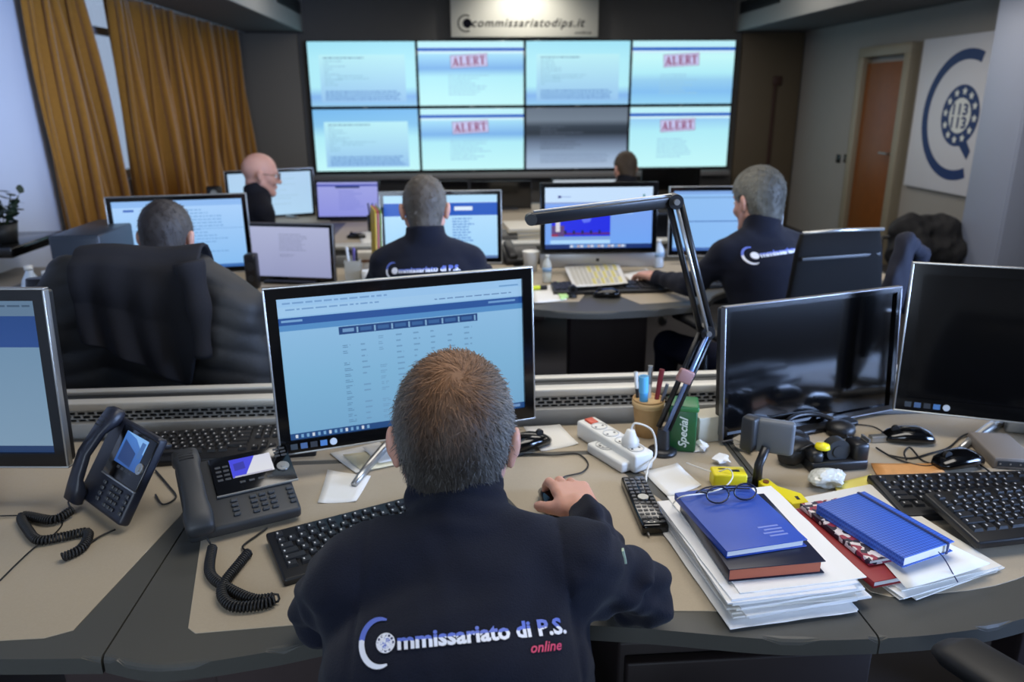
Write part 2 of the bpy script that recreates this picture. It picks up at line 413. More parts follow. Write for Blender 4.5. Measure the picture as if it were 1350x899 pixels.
# right wall with the wooden door
DY0, DY1, DZ = 6.72, 7.62, 1.86
wr = MB(); wr.box((XR + .07, (YB + YF) / 2, ZC / 2), (.14, YF - YB, ZC))
struct('wall_right', wr, mat('wall_warm_grey', (150, 146, 140), .8, noise=.04, nscale=6))
dr = struct('door_1', MB().box((XR - .02, (DY0 + DY1) / 2, DZ / 2 - .03), (.05, DY1 - DY0 - .2, DZ - .06), bev=.004), mat('orange_brown_wood', (122, 68, 20), .45, noise=.2, nscale=14))
fr = MB(); fm = mat('door_frame_taupe', (142, 132, 112), .5)
fr.box((XR - .04, DY0 + .05, DZ / 2), (.11, .1, DZ), bev=.006).box((XR - .04, DY1 - .05, DZ / 2), (.11, .1, DZ), bev=.006).box((XR - .04, (DY0 + DY1) / 2, DZ + .04), (.11, DY1 - DY0, .09), bev=.006)
struct('door_frame', fr, fm, dr)
struct('door_handle', MB().cyl((XR - .05, DY0 + .16, 1.0), (XR - .1, DY0 + .16, 1.0), .01).cyl((XR - .1, DY0 + .16, 1.0), (XR - .1, DY0 + .28, 1.0), .009), silver, dr)
# olive door panel in the front wall, with its tall brown pull
d2 = struct('door_2', MB().box((3.60, YF - .02, 1.1), (.72, .05, 2.2), bev=.004), wall_olive)
struct('door_edge', MB().box((3.66, YF - .055, .95), (.035, .03, 1.45), bev=.004).box((3.68, YF - .06, 1.68), (.1, .035, .1), bev=.01), mat('dark_brown_wood', (60, 34, 24), .5), d2)
# light grey panel of the front wall beside the curtain
struct('trim_1', MB().box(((XL - 1.72) / 2, YF - .03, 1.1), (-1.72 - XL - .06, .06, 2.2), bev=.004), mat('wall_panel_taupe', (112, 106, 96), .7))
struct('baseboard_front', MB().box((.75, YF - .01, .05), (4.9, .02, .1)), black)
# bulkheads left and right with their slot diffusers
def bulkhead(name, x0, x1, inner):
    o = struct(name, MB().box(((x0 + x1) / 2, (0.4 + YF) / 2, 2.44), (x1 - x0, YF - .4, .46)), bulk)
    xi = inner
    s = -1 if xi == x0 else 1
    struct('fascia', MB().box((xi + s * .015, (0.4 + YF) / 2, 2.455), (.03, YF - .4, .49), bev=.004), bulkface, o)
    for k in range(5):
        y0 = 2.1 + k * 1.42
        v = struct('air_vent', MB().box((xi + s * .032, y0 + .6, 2.44), (.012, 1.1, .13)), black, o)
        for j in range(3): share_v = MB().box((xi + s * .041, y0 + .6, 2.40 + j * .04), (.012, 1.08, .008)).build('slat', dark, v)
    return o
bulkhead('trim_2', XL, -1.70, -1.70)
bulkhead('trim_3', 3.17, XR, 3.17)

# two light switches on the right wall
for k, yy in enumerate((7.83, 7.96)):
    p = onX(1106 + k * 10, 209, XR)
    o = MB().box((0, 0, 0), (.012, .085, .085), bev=.006).build('light_switch', gloss); o.location = (XR - .006, p.y, p.z)
    MB().box((-.008, 0, 0), (.008, .045, .05), bev=.003).build('rocker', black, o)
    tag(o, ['black light switch on the right wall, the one farther from the wooden door', 'black light switch on the right wall, the one nearer the wooden door'][k], 'switch')

# wall emblem panel (white square, blue ring and badge)
def ring(m, c, r0, r1, a0, a1, n, x, sy=1, col=None):
    vs = []; 
    for i in range(n + 1):
        t = a0 + (a1 - a0) * i / n
        for r in (r0, r1): vs.append((x, c[0] + cos(t) * r, c[1] + sin(t) * r * sy))
    m.raw(vs, [(2 * i, 2 * i + 1, 2 * i + 3, 2 * i + 2) for i in range(n)], col=col)
pz0, pz1 = .745, 1.955
py1, py0 = 6.64, 5.42
eb = empty('emblem_panel', (XR - .02, (py0 + py1) / 2, (pz0 + pz1) / 2), 0, 'large white square wall panel with a dark blue C-shaped ring and round starred badge', 'sign')
MB().box((0, 0, 0), (.03, py1 - py0, pz1 - pz0), bev=.004).build('board', mat('white_board', (214, 214, 220), .5), eb)
eblue = mat('emblem_blue', (24, 46, 100), .5)
m = MB()
# ring seen from the room: +Y is to the left
c0 = (-.03, .0)
ring(m, c0, .42, .50, radians(-112), radians(112), 48, -.0165)
m.build('ring', eblue, eb)
m = MB(); cb = (-.03, .0); rb = .235
vs = [(-.0168, cb[0] + rb * cos(2 * pi * i / 40), cb[1] + rb * sin(2 * pi * i / 40)) for i in range(40)]
m.raw(vs, [tuple(range(40))])
m.raw([(-.0167, cb[0] - .02, cb[1] - .2), (-.0167, cb[0] - .17, cb[1] - .33), (-.0167, cb[0] - .20, cb[1] - .26), (-.0167, cb[0] - .13, cb[1] - .18)], [(0, 1, 2, 3)])
bd = m.build('badge', eblue, eb)
m = MB()
for k in range(12):
    t = 2 * pi * k / 12 + .1; c = (cb[0] + .185 * cos(t), cb[1] + .185 * sin(t)); v = []
    for j in range(10):
        a = pi * j / 5 + pi / 2; r = .034 if j % 2 == 0 else .017; v.append((-.0175, c[0] + r * cos(a), c[1] + r * sin(a)))
    m.raw(v, [tuple(range(10))])
m.raw([(-.0172, cb[0] + .135 * cos(2 * pi * i / 32), cb[1] + .135 * sin(2 * pi * i / 32)) for i in range(32)], [tuple(range(32))])
m.build('stars', white, bd)
m = MB()
for txt, yb in (('113', .0), ('113', -.0)):
    v2, f = text_fit(txt, -.095, .095, 0, .085, bold=.03)
    z = cb[1] + .01 if yb == 0 and txt else 0
    break
m.raw([(-.018, cb[0] - x, cb[1] + .008 + y) for x, y in v2], [q for q in f])
m.build('emblem_lettering', eblue, bd, kind='stuff')
m = MB(); m.raw([(-.018, cb[0] - x, cb[1] - .012 - y) for x, y in v2], [q[::-1] for q in f])
m.build('mirrored_lettering', eblue, bd, kind='stuff')

# tall blue-grey cabinet at the right edge
cabm = mat('cabinet_blue_grey', (148, 156, 176), .5, noise=.03, nscale=4)
pc = onY(1290, 165, 5.12)
cb_ = empty('tall_cabinet', (pc.x, 4.7, 0), 0, 'tall blue-grey cabinet standing at the right edge, full height, with a small dark knob', 'cabinet')
cw = XR - pc.x - .01
MB().box((cw / 2, .22, 1.08), (cw, .4, 2.15), bev=.003).build('body', cabm, cb_)
dw = .28
for x0, x1 in ((.0, dw), (dw, cw)):
    d = MB().box(((x0 + x1) / 2, .01, 1.08), (x1 - x0 - .006, .02, 2.13), bev=.003).build('door', cabm, cb_)
    if x0 == 0: MB().cyl((x1 - .035, 0, 1.17), (x1 - .035, -.03, 1.17), .012).build('knob', dark, d)

# curtains: pleated mustard cloth
cur = mat('mustard_velvet', (148, 97, 17), .75, noise=.2, nscale=40, sheen=.3, spec=.2)
def curtain(name, y0, y1, xo, folds, amp, label, z0=.35, z1=2.2, lean=0, seed=1):
    r = random.Random(seed); n = folds * 14; nz = 14
    ph = [r.uniform(.7, 1.35) for _ in range(folds + 2)]
    ts = [0]
    for i in range(n): ts.append(ts[-1] + ph[min(i // 14, folds)] )
    ts = [t / ts[-1] for t in ts]
    vs = []
    for j in range(nz + 1):
        v = j / nz; z = z0 + (z1 - z0) * v
        for i in range(n + 1):
            a = 2 * pi * i / 14; k = amp * (1 + .35 * sin(i * .13 + v * 2 + seed)) * (1 - .35 * v)
            yy = y0 + (y1 - y0) * ts[i] + .25 * k * sin(2 * a) + lean * (1 - v) * ts[i] + .012 * sin(v * 5 + i * .11)
            xx = xo + k * (.5 + .5 * sin(a)) + .01 * sin(v * 7 + i * .3)
            vs.append((xx, yy, z))
    fs = [(j * (n + 1) + i, j * (n + 1) + i + 1, (j + 1) * (n + 1) + i + 1, (j + 1) * (n + 1) + i) for j in range(nz) for i in range(n)]
    m = MB(); m.raw(vs, fs, smooth=True); o = m.build(name, cur)
    md = o.modifiers.new('thick', 'SOLIDIFY'); md.thickness = .006
    return tag(o, label, 'curtain', 'mustard curtains on the left wall')
curtain('curtain', 4.72, 5.30, XL + .03, 6, .14, 'narrow mustard brown curtain panel hanging next to the bare white wall', seed=3, lean=.32)
curtain('curtain', 5.76, 9.0, XL + .03, 24, .15, 'wide mustard brown pleated curtain hanging between the window gap and the video wall', seed=5)
MB().box((XL + .1, 6.85, 2.215), (.06, 4.5, .02)).build('curtain_rail', mat('rail_white', (200, 200, 196), .4)); 
tag(bpy.data.objects['curtain_rail'], 'pale curtain rail under the left bulkhead carrying the mustard curtains', 'rail')
# fluorescent batten seen through the gap, above the window
# black shelf at the left edge and the plant on it
sh = onX(15, 322, -2.30)
MB().box((0, 0, 0), (.28, .5, .05), bev=.006).build('wall_shelf', gloss)
o = bpy.data.objects['wall_shelf']; o.location = (XL + .15, sh.y, sh.z); tag(o, 'short black wall shelf under the plant at the left edge', 'shelf')
cbn = empty('low_cabinet', (XL + .18, 3.75, 0), 0, 'beige low cabinet against the left wall beneath the black shelf', 'cabinet')
MB().box((0, 0, .33), (.30, .9, .64), bev=.005).build('body', mat('cabinet_beige', (150, 144, 136), .6), cbn)
for s_ in (-1, 1): MB().box((.157, s_ * .22, .34), (.015, .42, .58), bev=.003).build('door', mat('cabinet_beige', (150, 144, 136), .6), cbn)
pl = empty('potted_plant', (XL + .17, sh.y - .07, sh.z + .026), 0, 'small dark-leaved potted plant on the black wall shelf', 'plant')
MB().lathe([(.05, 0), (.065, .09), (.06, .09), (.048, .01), (0, .01)], 20).build('pot', dark, pl)
lv = MB(); stv = MB(); r = random.Random(3)
for k in range(16):
    a = r.uniform(0, 2 * pi); el = r.uniform(.5, 1.3); L = r.uniform(.10, .2)
    d = Vector((cos(a) * cos(el), sin(a) * cos(el), sin(el))); tip = Vector((0, 0, .06)) + d * L
    stv.tube([(0, 0, .05), Vector((0, 0, .06)) + d * L * .5, tip], .0025, 5)
    for q in range(4):
        c = Vector((0, 0, .06)) + d * L * (.45 + .2 * q); n = Vector((r.uniform(-1, 1), r.uniform(-1, 1), r.uniform(-.2, .6))).normalized(); s_ = n.cross(d).normalized()
        w_ = .022; l_ = .055
        lv.raw([c, c + n * l_ * .4 + s_ * w_, c + n * l_ * .8 + s_ * w_ * .7, c + n * l_, c + n * l_ * .8 - s_ * w_ * .7, c + n * l_ * .4 - s_ * w_], [(0, 1, 2, 3, 4, 5)])
stv.build('stem', mat('stem_green', (40, 60, 34), .6), pl); lv.build('foliage', mat('leaf_dark_green', (34, 52, 40), .5, noise=.3, nscale=20), pl, kind='stuff')

# ================================================================== VIDEO WALL (eight displays) and the sign above it
WX0, WX1, WZb, WZt = -1.656, 3.152, .702, 2.122
sw, shh = (WX1 - WX0) / 4, (WZt - WZb) / 2
CY = c255(176, 236, 248); CY2 = c255(196, 248, 250); BL = c255(120, 176, 236); BLD = c255(20, 88, 190); WH = c255(214, 244, 252)
TXc = c255(110, 160, 190)
def code_items(seed):
    r = random.Random(seed)
    its = [('r', .10, .20, .90, .94, c255(186, 238, 246), c255(150, 196, 238))]
    its += lines(.14, .24, .60, .27, 1, c255(96, 140, 170), r, (.8, .9), .6)
    its += lines(.14, .29, .38, .70, 10, c255(140, 190, 215), r, (.15, .9), .35)
    its += lines(.26, .52, .62, .60, 2, c255(140, 190, 215), r, (.5, .9), .35)
    its += lines(.14, .76, .86, .92, 5, c255(92, 140, 200), r, (.92, 1), .5)
    return its
def alert_screen(seed, du=0):
    r = random.Random(seed)
    its = [('r', 0, 0, 1, .10, c255(190, 240, 250)), ('r', 0, .10, 1, .15, BLD), ('r', 0, .15, 1, .19, c255(205, 240, 252))]
    its += alert_items(.48 + du, .30, .35, .20, radians(3), 16 / 9, c255(136, 40, 92), c255(196, 196, 236))
    its += lines(.28, .52, .70, .86, 8, c255(150, 200, 228), r, (.5, .95), .4)
    return its
bgA = [(0, CY), (.12, CY), (.28, c255(150, 206, 244)), (.42, c255(120, 176, 232)), (.55, CY), (1, CY2)]
bgA2 = [(0, CY), (.25, CY2), (.5, CY), (.62, c255(150, 206, 240)), (.8, c255(130, 190, 240)), (1, c255(150, 214, 246))]
bgC = [(0, c255(160, 226, 246)), (.3, CY), (.7, CY), (.85, c255(130, 180, 236)), (1, c255(150, 204, 240))]
bgC2 = [(0, c255(120, 186, 238)), (.25, c255(134, 196, 238)), (.45, CY), (1, CY2)]
bgG = [(0, c255(98, 112, 128)), (.2, c255(112, 126, 142)), (.3, c255(50, 62, 76)), (.42, c255(38, 48, 60)), (.55, c255(96, 112, 136)), (.8, c255(150, 172, 200)), (1, c255(170, 190, 214))]
def grey_items(seed):
    r = random.Random(seed); return lines(.14, .30, .62, .70, 8, c255(80, 92, 110), r, (.3, .9), .35) + lines(.14, .76, .86, .92, 5, c255(120, 138, 166), r, (.9, 1), .45)
vw = [[(bgC, code_items(1)), (bgA, alert_screen(2)), (bgC, code_items(3)), (bgA2, alert_screen(4))],
      [(bgC2, code_items(5)), (bgA, alert_screen(6)), (bgG, grey_items(7)), ([(0, CY), (.2, c255(150, 206, 244)), (.4, CY), (1, CY2)], alert_screen(8, .0))]]
names = [['upper left display of the video wall, showing a page of small text', 'second display from the left, upper row, with a red ALERT stamp', 'third display from the left, upper row, showing a page of small text', 'upper right display of the video wall, with a red ALERT stamp'],
         ['lower left display of the video wall, showing faint text on pale blue', 'second display from the left, lower row, with a red ALERT stamp', 'greyed display with a dark band, third from left in the lower row', 'lower right display of the video wall, with a red ALERT stamp']]
for row in range(2):
    for c in range(4):
        x = WX0 + sw * (c + .5); z = WZt - shh * (row + .5)
        e = empty('video_wall_display', (x, 9.0, z), 0, names[row][c] + '', 'display', 'displays of the video wall')
        b = MB(); b.box((0, .035, 0), (sw - .002, .06, shh - .004), bev=.004); b.build('housing', gloss, e)
        bg, its = vw[row][c]
        s_ = screen_mb(sw - .03, shh - .034, bg, its).build('screen', screen_on, e); s_.location = (0, .0035, .005)
        lg = MB().box((0, .003, -shh / 2 + .009), (.05, .003, .006)).build('badge', silver, e)
        stb = MB().box((0, .075, 0), (.4, .03, .3)).build('wall_bracket', dark, e)
struct('trim_4', MB().box(((WX0 + WX1) / 2, 9.0, .655), (WX1 - WX0 + .02, .16, .06), bev=.006), mat('ledge_grey', (120, 120, 122), .5))

ss = onY(595, 52, 8.98); se = onY(788, 51, 8.98)
sg = empty('sign_board', ((ss.x + se.x) / 2, 8.97, 2.15), 0, 'cream sign board with dark script lettering above the video wall', 'sign')
sW = se.x - ss.x; sH = .5
MB().box((0, .015, sH / 2), (sW, .03, sH), bev=.004).build('board', mat('cream_board', (204, 202, 192), .5), sg)
dk = mat('sign_ink', (14, 14, 24), .9, spec=.1)
m = MB()
v2, f = text_fit('commissariatodips.it', -sW * .36, sW * .41, 0, .085, bold=.02, shear=.3, spacing=1.15)
m.raw([(x, -.0015, .105 + y) for x, y in v2], f)
v2, f = text_fit('online', sW * .34, sW * .455, 0, .03, bold=.01, shear=.3)
m.raw([(x, -.0015, .03 + y) for x, y in v2], f)
m.build('lettering', dk, sg, kind='stuff')
m = MB()
def ring2(m, cx, cz, r0, r1, a0, a1, n, y, col=None):
    vs = []
    for i in range(n + 1):
        t = a0 + (a1 - a0) * i / n
        for r in (r0, r1): vs.append((cx + cos(t) * r, y, cz + sin(t) * r))
    m.raw(vs, [(2 * i, 2 * i + 2, 2 * i + 3, 2 * i + 1) for i in range(n)], col=col)
ring2(m, -sW * .40, .14, .075, .09, radians(60), radians(300), 24, -.0012); ring2(m, -sW * .39, .14, 0.0, .05, 0, 2 * pi, 20, -.0015)
m.build('logo', dk, sg)

# ================================================================== DESKS
def inset(desk, pts, z=.74, m=None, name='inset_panel'):
    return MB().poly(pts, z - .004, z + .0012, bev=.0008).build(name, m or beige, desk)
def desk_top(name, pts, label, group, legs, insets, z=.74, th=.027):
    cx = sum(p[0] for p in pts) / len(pts); cy = sum(p[1] for p in pts) / len(pts)
    e = empty(name, (0, 0, 0), 0, label, 'desk', group)
    MB().poly(pts, z - th, z, bev=.009).build('desktop', border, e)
    for q in insets: inset(e, q, z)
    for x, y in legs:
        MB().box((x, y, (z - th) / 2), (.34, .09, z - th), bev=.01).build('leg', mat('pedestal_brown', (74, 62, 60), .6), e)
    return e
P2 = lambda px, py: onz(px, py)[:2]
def curve(pts, n=6):
    """Catmull-Rom through points"""
    out = []; P = [Vector((p[0], p[1], 0)) for p in pts]
    for i in range(len(P) - 1):
        p0 = P[max(i - 1, 0)]; p1 = P[i]; p2 = P[i + 1]; p3 = P[min(i + 2, len(P) - 1)]
        for k in range(n):
            t = k / n
            q = .5 * ((2 * p1) + (p2 - p0) * t + (2 * p0 - 5 * p1 + 4 * p2 - p3) * t * t + (3 * p1 - p0 - 3 * p2 + p3) * t ** 3)
            out.append((q.x, q.y))
    out.append((P[-1].x, P[-1].y)); return out
g = .0015
SX1, SX2 = -.533, .597
yb = 1.70
desk_top('desk', [(SX1 - g, yb)] + [(-1.75, yb)] + curve([(-1.75, 1.17), (-1.2, 1.01), (-.8, .955), (SX1 - g, .935)]),
         'left module of the near curved desk, under the leftmost telephone', 'modules of the near desk', [(-1.3, 1.3), (-.75, 1.5)],
         [[(-.555, 1.685), (-1.7, 1.685), (-1.7, 1.22)] + curve([(-1.3, 1.06), (-.9, .99), (-.637, .985)], 4) + [(-.602, 1.0), (-.556, 1.328)]])
a = curve([(SX1 + g, .937), (-.44, .912), (-.3, .93), (-.15, .965), (0, .975), (.12, .962), (.275, .936), (.453, .90), (SX2 - g, .892)])
desk_top('desk', a + [(SX2 - g, yb), (SX1 + g, yb)], 'middle module of the near curved desk, at which the nearest man sits', 'modules of the near desk', [(-.42, 1.5), (.48, 1.45)],
         [[(-.488, 1.235), (-.43, .992), (-.415, .979)] + curve([(-.22, .99), (0, 1.0), (.2, .985), (.39, .97)], 4) + [(.44, .985), (.47, 1.1), (.30, 1.50), (.27, 1.525), (-.47, 1.525), (-.492, 1.5)],
          [(-.515, 1.545), (.285, 1.545), (.325, 1.47), (.585, 1.20), (.585, 1.685), (-.515, 1.685)]])
desk_top('desk', curve([(SX2 + g, .892), (.7, .896), (.817, .914), (1.0, .97), (1.4, 1.12), (1.9, 1.3)]) + [(1.9, yb), (SX2 + g, yb)],
         'right module of the near curved desk, under the two dark monitors', 'modules of the near desk', [(.75, 1.5), (1.5, 1.5)],
         [[(.64, 1.00)] + curve([(.665, .985), (.85, 1.0), (1.05, 1.08), (1.4, 1.24), (1.85, 1.4)], 4) + [(1.85, 1.685), (.609, 1.685), (.609, 1.15)]])
# drawer unit below the near desk
du = empty('drawer_unit', (.44, 1.24, 0), 0, 'dark brown drawer unit below the near desk', 'cabinet')
MB().box((0, 0, .345), (.42, .5, .66), bev=.006).build('body', mat('drawer_brown', (32, 22, 20), .6), du)
for k in range(3):
    d_ = MB().box((0, -.262, .12 + k * .215), (.4, .022, .205), bev=.004).build('drawer', mat('drawer_brown', (32, 22, 20), .6), du)
    MB().box((0, -.28, .16 + k * .215), (.12, .012, .012), bev=.003).build('handle', dark, d_)

# aluminium cable trough with perforated face behind the near desk
def trough(name, x0, x1, Y, label, holes=True, zb=0):
    e = empty(name, ((x0 + x1) / 2, Y, 0), 0, label, 'cable trough', 'aluminium cable troughs behind the desks')
    L = x1 - x0
    g1 = mat('trough_grey', (168, 168, 166), .45, .3)
    MB().box((0, .012, .735 + zb), (L, .02, .07), bev=.002).build('front_panel', g1, e)
    MB().box((0, .03, .782 + zb), (L, .006, .034)).build('grille_backing', black, e)
    # perforated strip: frame, and rows of bars leaving open slots
    gm = MB()
    for j in range(4): gm.box((0, .022 + .0, .767 + .0093 * j + zb), (L, .006, .0022))
    if holes:
        n = int(L / .022)
        for j in range(3):
            for i in range(n + 1):
                x = -L / 2 + (i + (.5 if j % 2 else 0)) * L / n
                if abs(x) < L / 2: gm.box((x, .022, .7717 + .0093 * j + zb), (.0055, .006, .0078))
    gm.build('perforated_grille', g1, e, kind='stuff')
    MB().box((0, .03, .808 + zb), (L, .036, .02), bev=.004).build('front_rail', alu, e)
    MB().box((0, .06, .79 + zb), (L, .02, .05)).build('channel', dark, e)
    MB().box((0, .13, .802 + zb), (L, .026, .014), bev=.003).build('rear_rail', alu, e)
    MB().box((0, .09, .72 + zb), (L, .12, .01)).build('channel_floor', dark, e)
    MB().box((0, .15, .62 + zb), (L, .012, .36)).build('rear_panel', black, e)
    for sx in (-1, 1): MB().box((sx * (L / 2 - .03), .08, .36), (.05, .06, .70)).build('post', dark, e)
    return e
trough('cable_trough', -1.75, .02, 1.72, 'aluminium cable trough with perforated face behind the near desk, left of the lit monitor')
trough('cable_trough', .03, 1.9, 1.72, 'aluminium cable trough with perforated face behind the near desk, right of the lit monitor')

# second row desks
R2 = 'modules of the second desk row'
front_r = curve([(.262, 2.765), (.4, 2.715), (.55, 2.70), (.75, 2.725), (.93, 2.79), (1.02, 2.92), (1.15, 3.0), (1.4, 3.02), (1.9, 2.95)])
desk_top('desk', front_r + [(1.9, 3.69), (.262, 3.69)], 'right module of the second desk row, with the wide silver all-in-one computer on it', R2, [(.62, 3.15), (1.6, 3.4)],
         [[(.45, 2.86), (.285, 2.86), (.285, 3.58), (1.88, 3.58), (1.88, 3.1), (1.3, 3.1), (1.0, 3.08)] + [(.88, 2.83), (.68, 2.80), (.6, 3.0), (.5, 3.0)]])
front_m = curve([(-.66, 2.86), (-.55, 2.86), (-.42, 2.93), (-.28, 3.02), (0, 3.02), (.12, 2.93), (.2, 2.82), (.259, 2.768)])
desk_top('desk', front_m + [(.259, 3.69), (-.66, 3.69)], 'middle module of the second desk row, before the man with grey cropped hair', R2, [(-.2, 3.4)],
         [[(-.64, 2.95), (-.45, 3.02), (-.25, 3.1), (.05, 3.1), (.17, 2.98), (.24, 2.9), (.24, 3.58), (-.64, 3.58)]])
front_l = curve([(-1.95, 2.75), (-1.6, 2.72), (-1.4, 2.75), (-1.25, 2.88), (-1.0, 2.93), (-.8, 2.88), (-.663, 2.86)])
desk_top('desk', front_l + [(-.663, 3.69), (-1.95, 3.69)], 'left module of the second desk row, behind the jacket-draped chair', R2, [(-1.4, 3.4)],
         [[(-1.9, 2.85), (-1.4, 2.85), (-1.2, 3.0), (-.9, 3.02), (-.7, 2.95), (-.68, 3.58), (-1.9, 3.58)]])
trough('cable_trough', -1.95, 1.9, 3.72, 'aluminium cable trough along the back of the second desk row', holes=False)
# third row
R3 = 'modules of the third desk row'
desk_top('desk', [(-.83, 4.15), (.86, 4.15), (.86, 5.85), (-1.9, 5.85), (-1.9, 5.0), (-.95, 5.0), (-.83, 4.9)], 'far desk block in front of the video wall, left part', R3, [(-.5, 4.5), (.4, 5.2)],
         [[(-.75, 4.25), (.8, 4.25), (.8, 5.75), (-1.8, 5.75), (-1.8, 5.1), (-.75, 5.0)]])
desk_top('desk', [(.863, 4.5), (.95, 4.5), (.95, 5.62), (2.1, 5.62), (2.1, 6.4), (.863, 6.4)], 'far desk block in front of the video wall, right part', R3, [(1.5, 6.0)],
         [[(1.0, 5.7), (2.0, 5.7), (2.0, 6.3), (.9, 6.3), (.9, 5.7)]])

# ================================================================== MONITORS
def monitor(x, y, z, yaw, tilt, w, h, label, bg, items, bez=.016, chin=.022, frame=silver, stand='arm', on=True, scr=None, group=None, foot=.74, cat='monitor', stickers=False):
    """centre (x,y,z) of the housing; local -Y faces the viewer"""
    e = empty('monitor', (x, y, foot), yaw, label, cat, group)
    H = T(0, 0, z - foot) @ RX(tilt)
    zc = 0
    hs = MB(); hs.box((0, .022, 0), (w - .01, .03, h - .01), M=H, bev=.008); hs.box((0, .045, -.02), (w * .55, .03, h * .5), M=H, bev=.012); hs.build('housing', black, e)
    fr = MB()
    for c, d in (((0, .004, h / 2 - .002), (w, .016, .004)), ((0, .004, -h / 2 + .002), (w, .016, .004)), ((-w / 2 + .002, .004, 0), (.004, .016, h - .008)), ((w / 2 - .002, .004, 0), (.004, .016, h - .008))): fr.box(c, d, M=H, bev=.0012)
    fr.build('outer_frame', frame, e)
    bz = MB(); b = bez
    for c, d in (((0, .003, h / 2 - .004 - b / 2), (w - .008, .012, b)), ((0, .003, -h / 2 + .004 + chin / 2), (w - .008, .012, chin)), ((-w / 2 + .004 + b / 2, .003, (chin - b) / 2), (b, .012, h - .008 - b - chin)), ((w / 2 - .004 - b / 2, .003, (chin - b) / 2), (b, .012, h - .008 - b - chin))): bz.box(c, d, M=H)
    bz.build('bezel', gloss if on else gloss, e)
    sw_, sh_ = w - .008 - 2 * b, h - .008 - b - chin
    if on: s_ = screen_mb(sw_, sh_, bg, items).build('screen', scr or screen_on, e)
    else: s_ = MB().box((0, .002, 0), (sw_, .004, sh_)).build('screen', mat('dark_glass_panel', (7, 7, 8), .09, spec=.7), e)
    s_.matrix_local = H @ T(0, .0045, (chin - b) / 2)
    hz = z - foot
    if stickers:
        for k, cc3 in enumerate(((52, 60, 66), (70, 96, 130), (40, 44, 50), (74, 120, 170), (190, 196, 200))):
            x = -w / 2 + .03 + k * .020; zz = -h / 2 + .004 + chin / 2
            if k == 4: MB().cyl((x, -.0045, zz), (x, -.003, zz), .0075, n=16, M=H).build('sticker', mat('sticker_%d' % k, cc3, .5), e)
            else: MB().box((x, -.0035, zz), (.014, .001, .012), M=H).build('sticker', mat('sticker_%d' % k, cc3, .5), e)
    if stand == 'arm':
        MB().box((0, .075, hz * .5), (.05, .02, hz * 1.0), bev=.006, rot=RX(radians(-6))).build('stand_neck', silver, e)
        m = MB()
        for s2 in (-1, 1): m.tube([(s2 * .01, .12, .012), (s2 * .06, .05, .012), (s2 * .115, -.035, .010), (s2 * .145, -.085, .008)], [.012, .011, .009, .007], 8)
        m.tube([(0, .08, .012), (0, .16, .01)], [.014, .01], 8)
        m.build('stand_base', silver, e)
    elif stand == 'ped':
        MB().box((0, .075, hz * .5), (.07, .02, hz * 1.0), bev=.006, rot=RX(radians(-5))).build('stand_neck', black, e)
        MB().box((0, .05, .008), (.24, .19, .014), bev=.006).build('stand_base', black, e)
    return e
SKY_T = c255(150, 196, 240); PG = c255(134, 184, 222); PG2 = c255(128, 180, 220)
r = random.Random(11)
def page_main():
    it = [('r', 0, 0, 1, .06, c255(158, 204, 246)), ('r', 0, .06, 1, .125, c255(164, 208, 246))]
    it += lines(.02, .03, .45, .06, 1, c255(120, 164, 214), r, (.9, 1), .4) + lines(.03, .075, .40, .10, 1, c255(118, 162, 212), r, (.9, 1), .4) + lines(.62, .095, .98, .12, 1, c255(96, 134, 184), r, (.9, 1), .3)
    it += [('r', .9, .04, .985, .05, c255(110, 160, 210))]
    it += [('r', 0, .135, 1, .185, c255(34, 84, 160)), ('r', .01, .15, .09, .165, c255(120, 170, 220)), ('r', .85, .15, .97, .165, c255(110, 160, 215)), ('r', 0, .185, 1, .225, c255(84, 146, 206))]
    it += [('r', .225, .23, .80, .285, c255(24, 66, 128))]
    for k in range(8):
        u = .24 + k * .07
        it += [('r', u, .245, u + .045, .27, c255(110, 156, 204) if k == 0 else c255(52, 100, 160)), ('r', u + .055, .24, u + .062, .28, c255(130, 175, 215))]
    for rw in range(15):
        v = .32 + rw * .042
        for k in range(8):
            u = .235 + k * .072
            if r.random() < .85: it += lines(u, v, u + .035, v + .026, 2 if k in (0, 2) else 1, c255(92, 136, 176) if k == 0 else c255(112, 158, 198), r, (.4, 1), .4)
    it += [('r', 0, .955, 1, 1, c255(28, 74, 132))]
    for k in range(14): it.append(('r', .02 + k * .022, .965, .03 + k * .022, .99, c255(120, 170, 215) if k % 3 else c255(210, 220, 235)))
    it += [('r', .9, .966, .98, .988, c255(110, 150, 200))]
    return it
bgP = [(0, c255(158, 206, 248)), (.2, c255(146, 196, 236)), (.6, c255(130, 186, 224)), (1, c255(118, 172, 212))]
mc = monitor(-.119, 1.535, .976, radians(15.6), radians(-3.5), .565, .352, 'lit widescreen monitor with a web table, directly in front of the nearest man', bgP, page_main(), bez=.021, chin=.026, scr=screen_dim, stickers=True)
it = [('r', 0, 0, 1, .10, c255(94, 122, 150)), ('r', 0, .10, 1, .30, c255(26, 66, 132), c255(34, 72, 140)), ('r', .0, .22, .78, .30, c255(40, 80, 146)), ('r', 0, .955, 1, 1, c255(28, 56, 100))] + lines(.4, .03, .98, .07, 1, c255(60, 84, 110), r, (.9, 1), .3)
monitor(-1.055, 1.42, 1.0, radians(-4.8), radians(-5), .572, .352, 'lit monitor cut off by the left edge, behind the leftmost telephone', [(0, c255(96, 126, 156)), (.3, c255(112, 146, 176)), (1, c255(128, 158, 184))], it, bez=.02, chin=.026, scr=screen_dim)
monitor(.817, 1.634, .906, radians(17), radians(-5.2), .51, .315, 'dark switched-off monitor in the middle right, beside the microphone arm', None, None, bez=.010, chin=.012, on=False, frame=mat('dark_silver', (120, 120, 124), .35, .7), stand='ped')
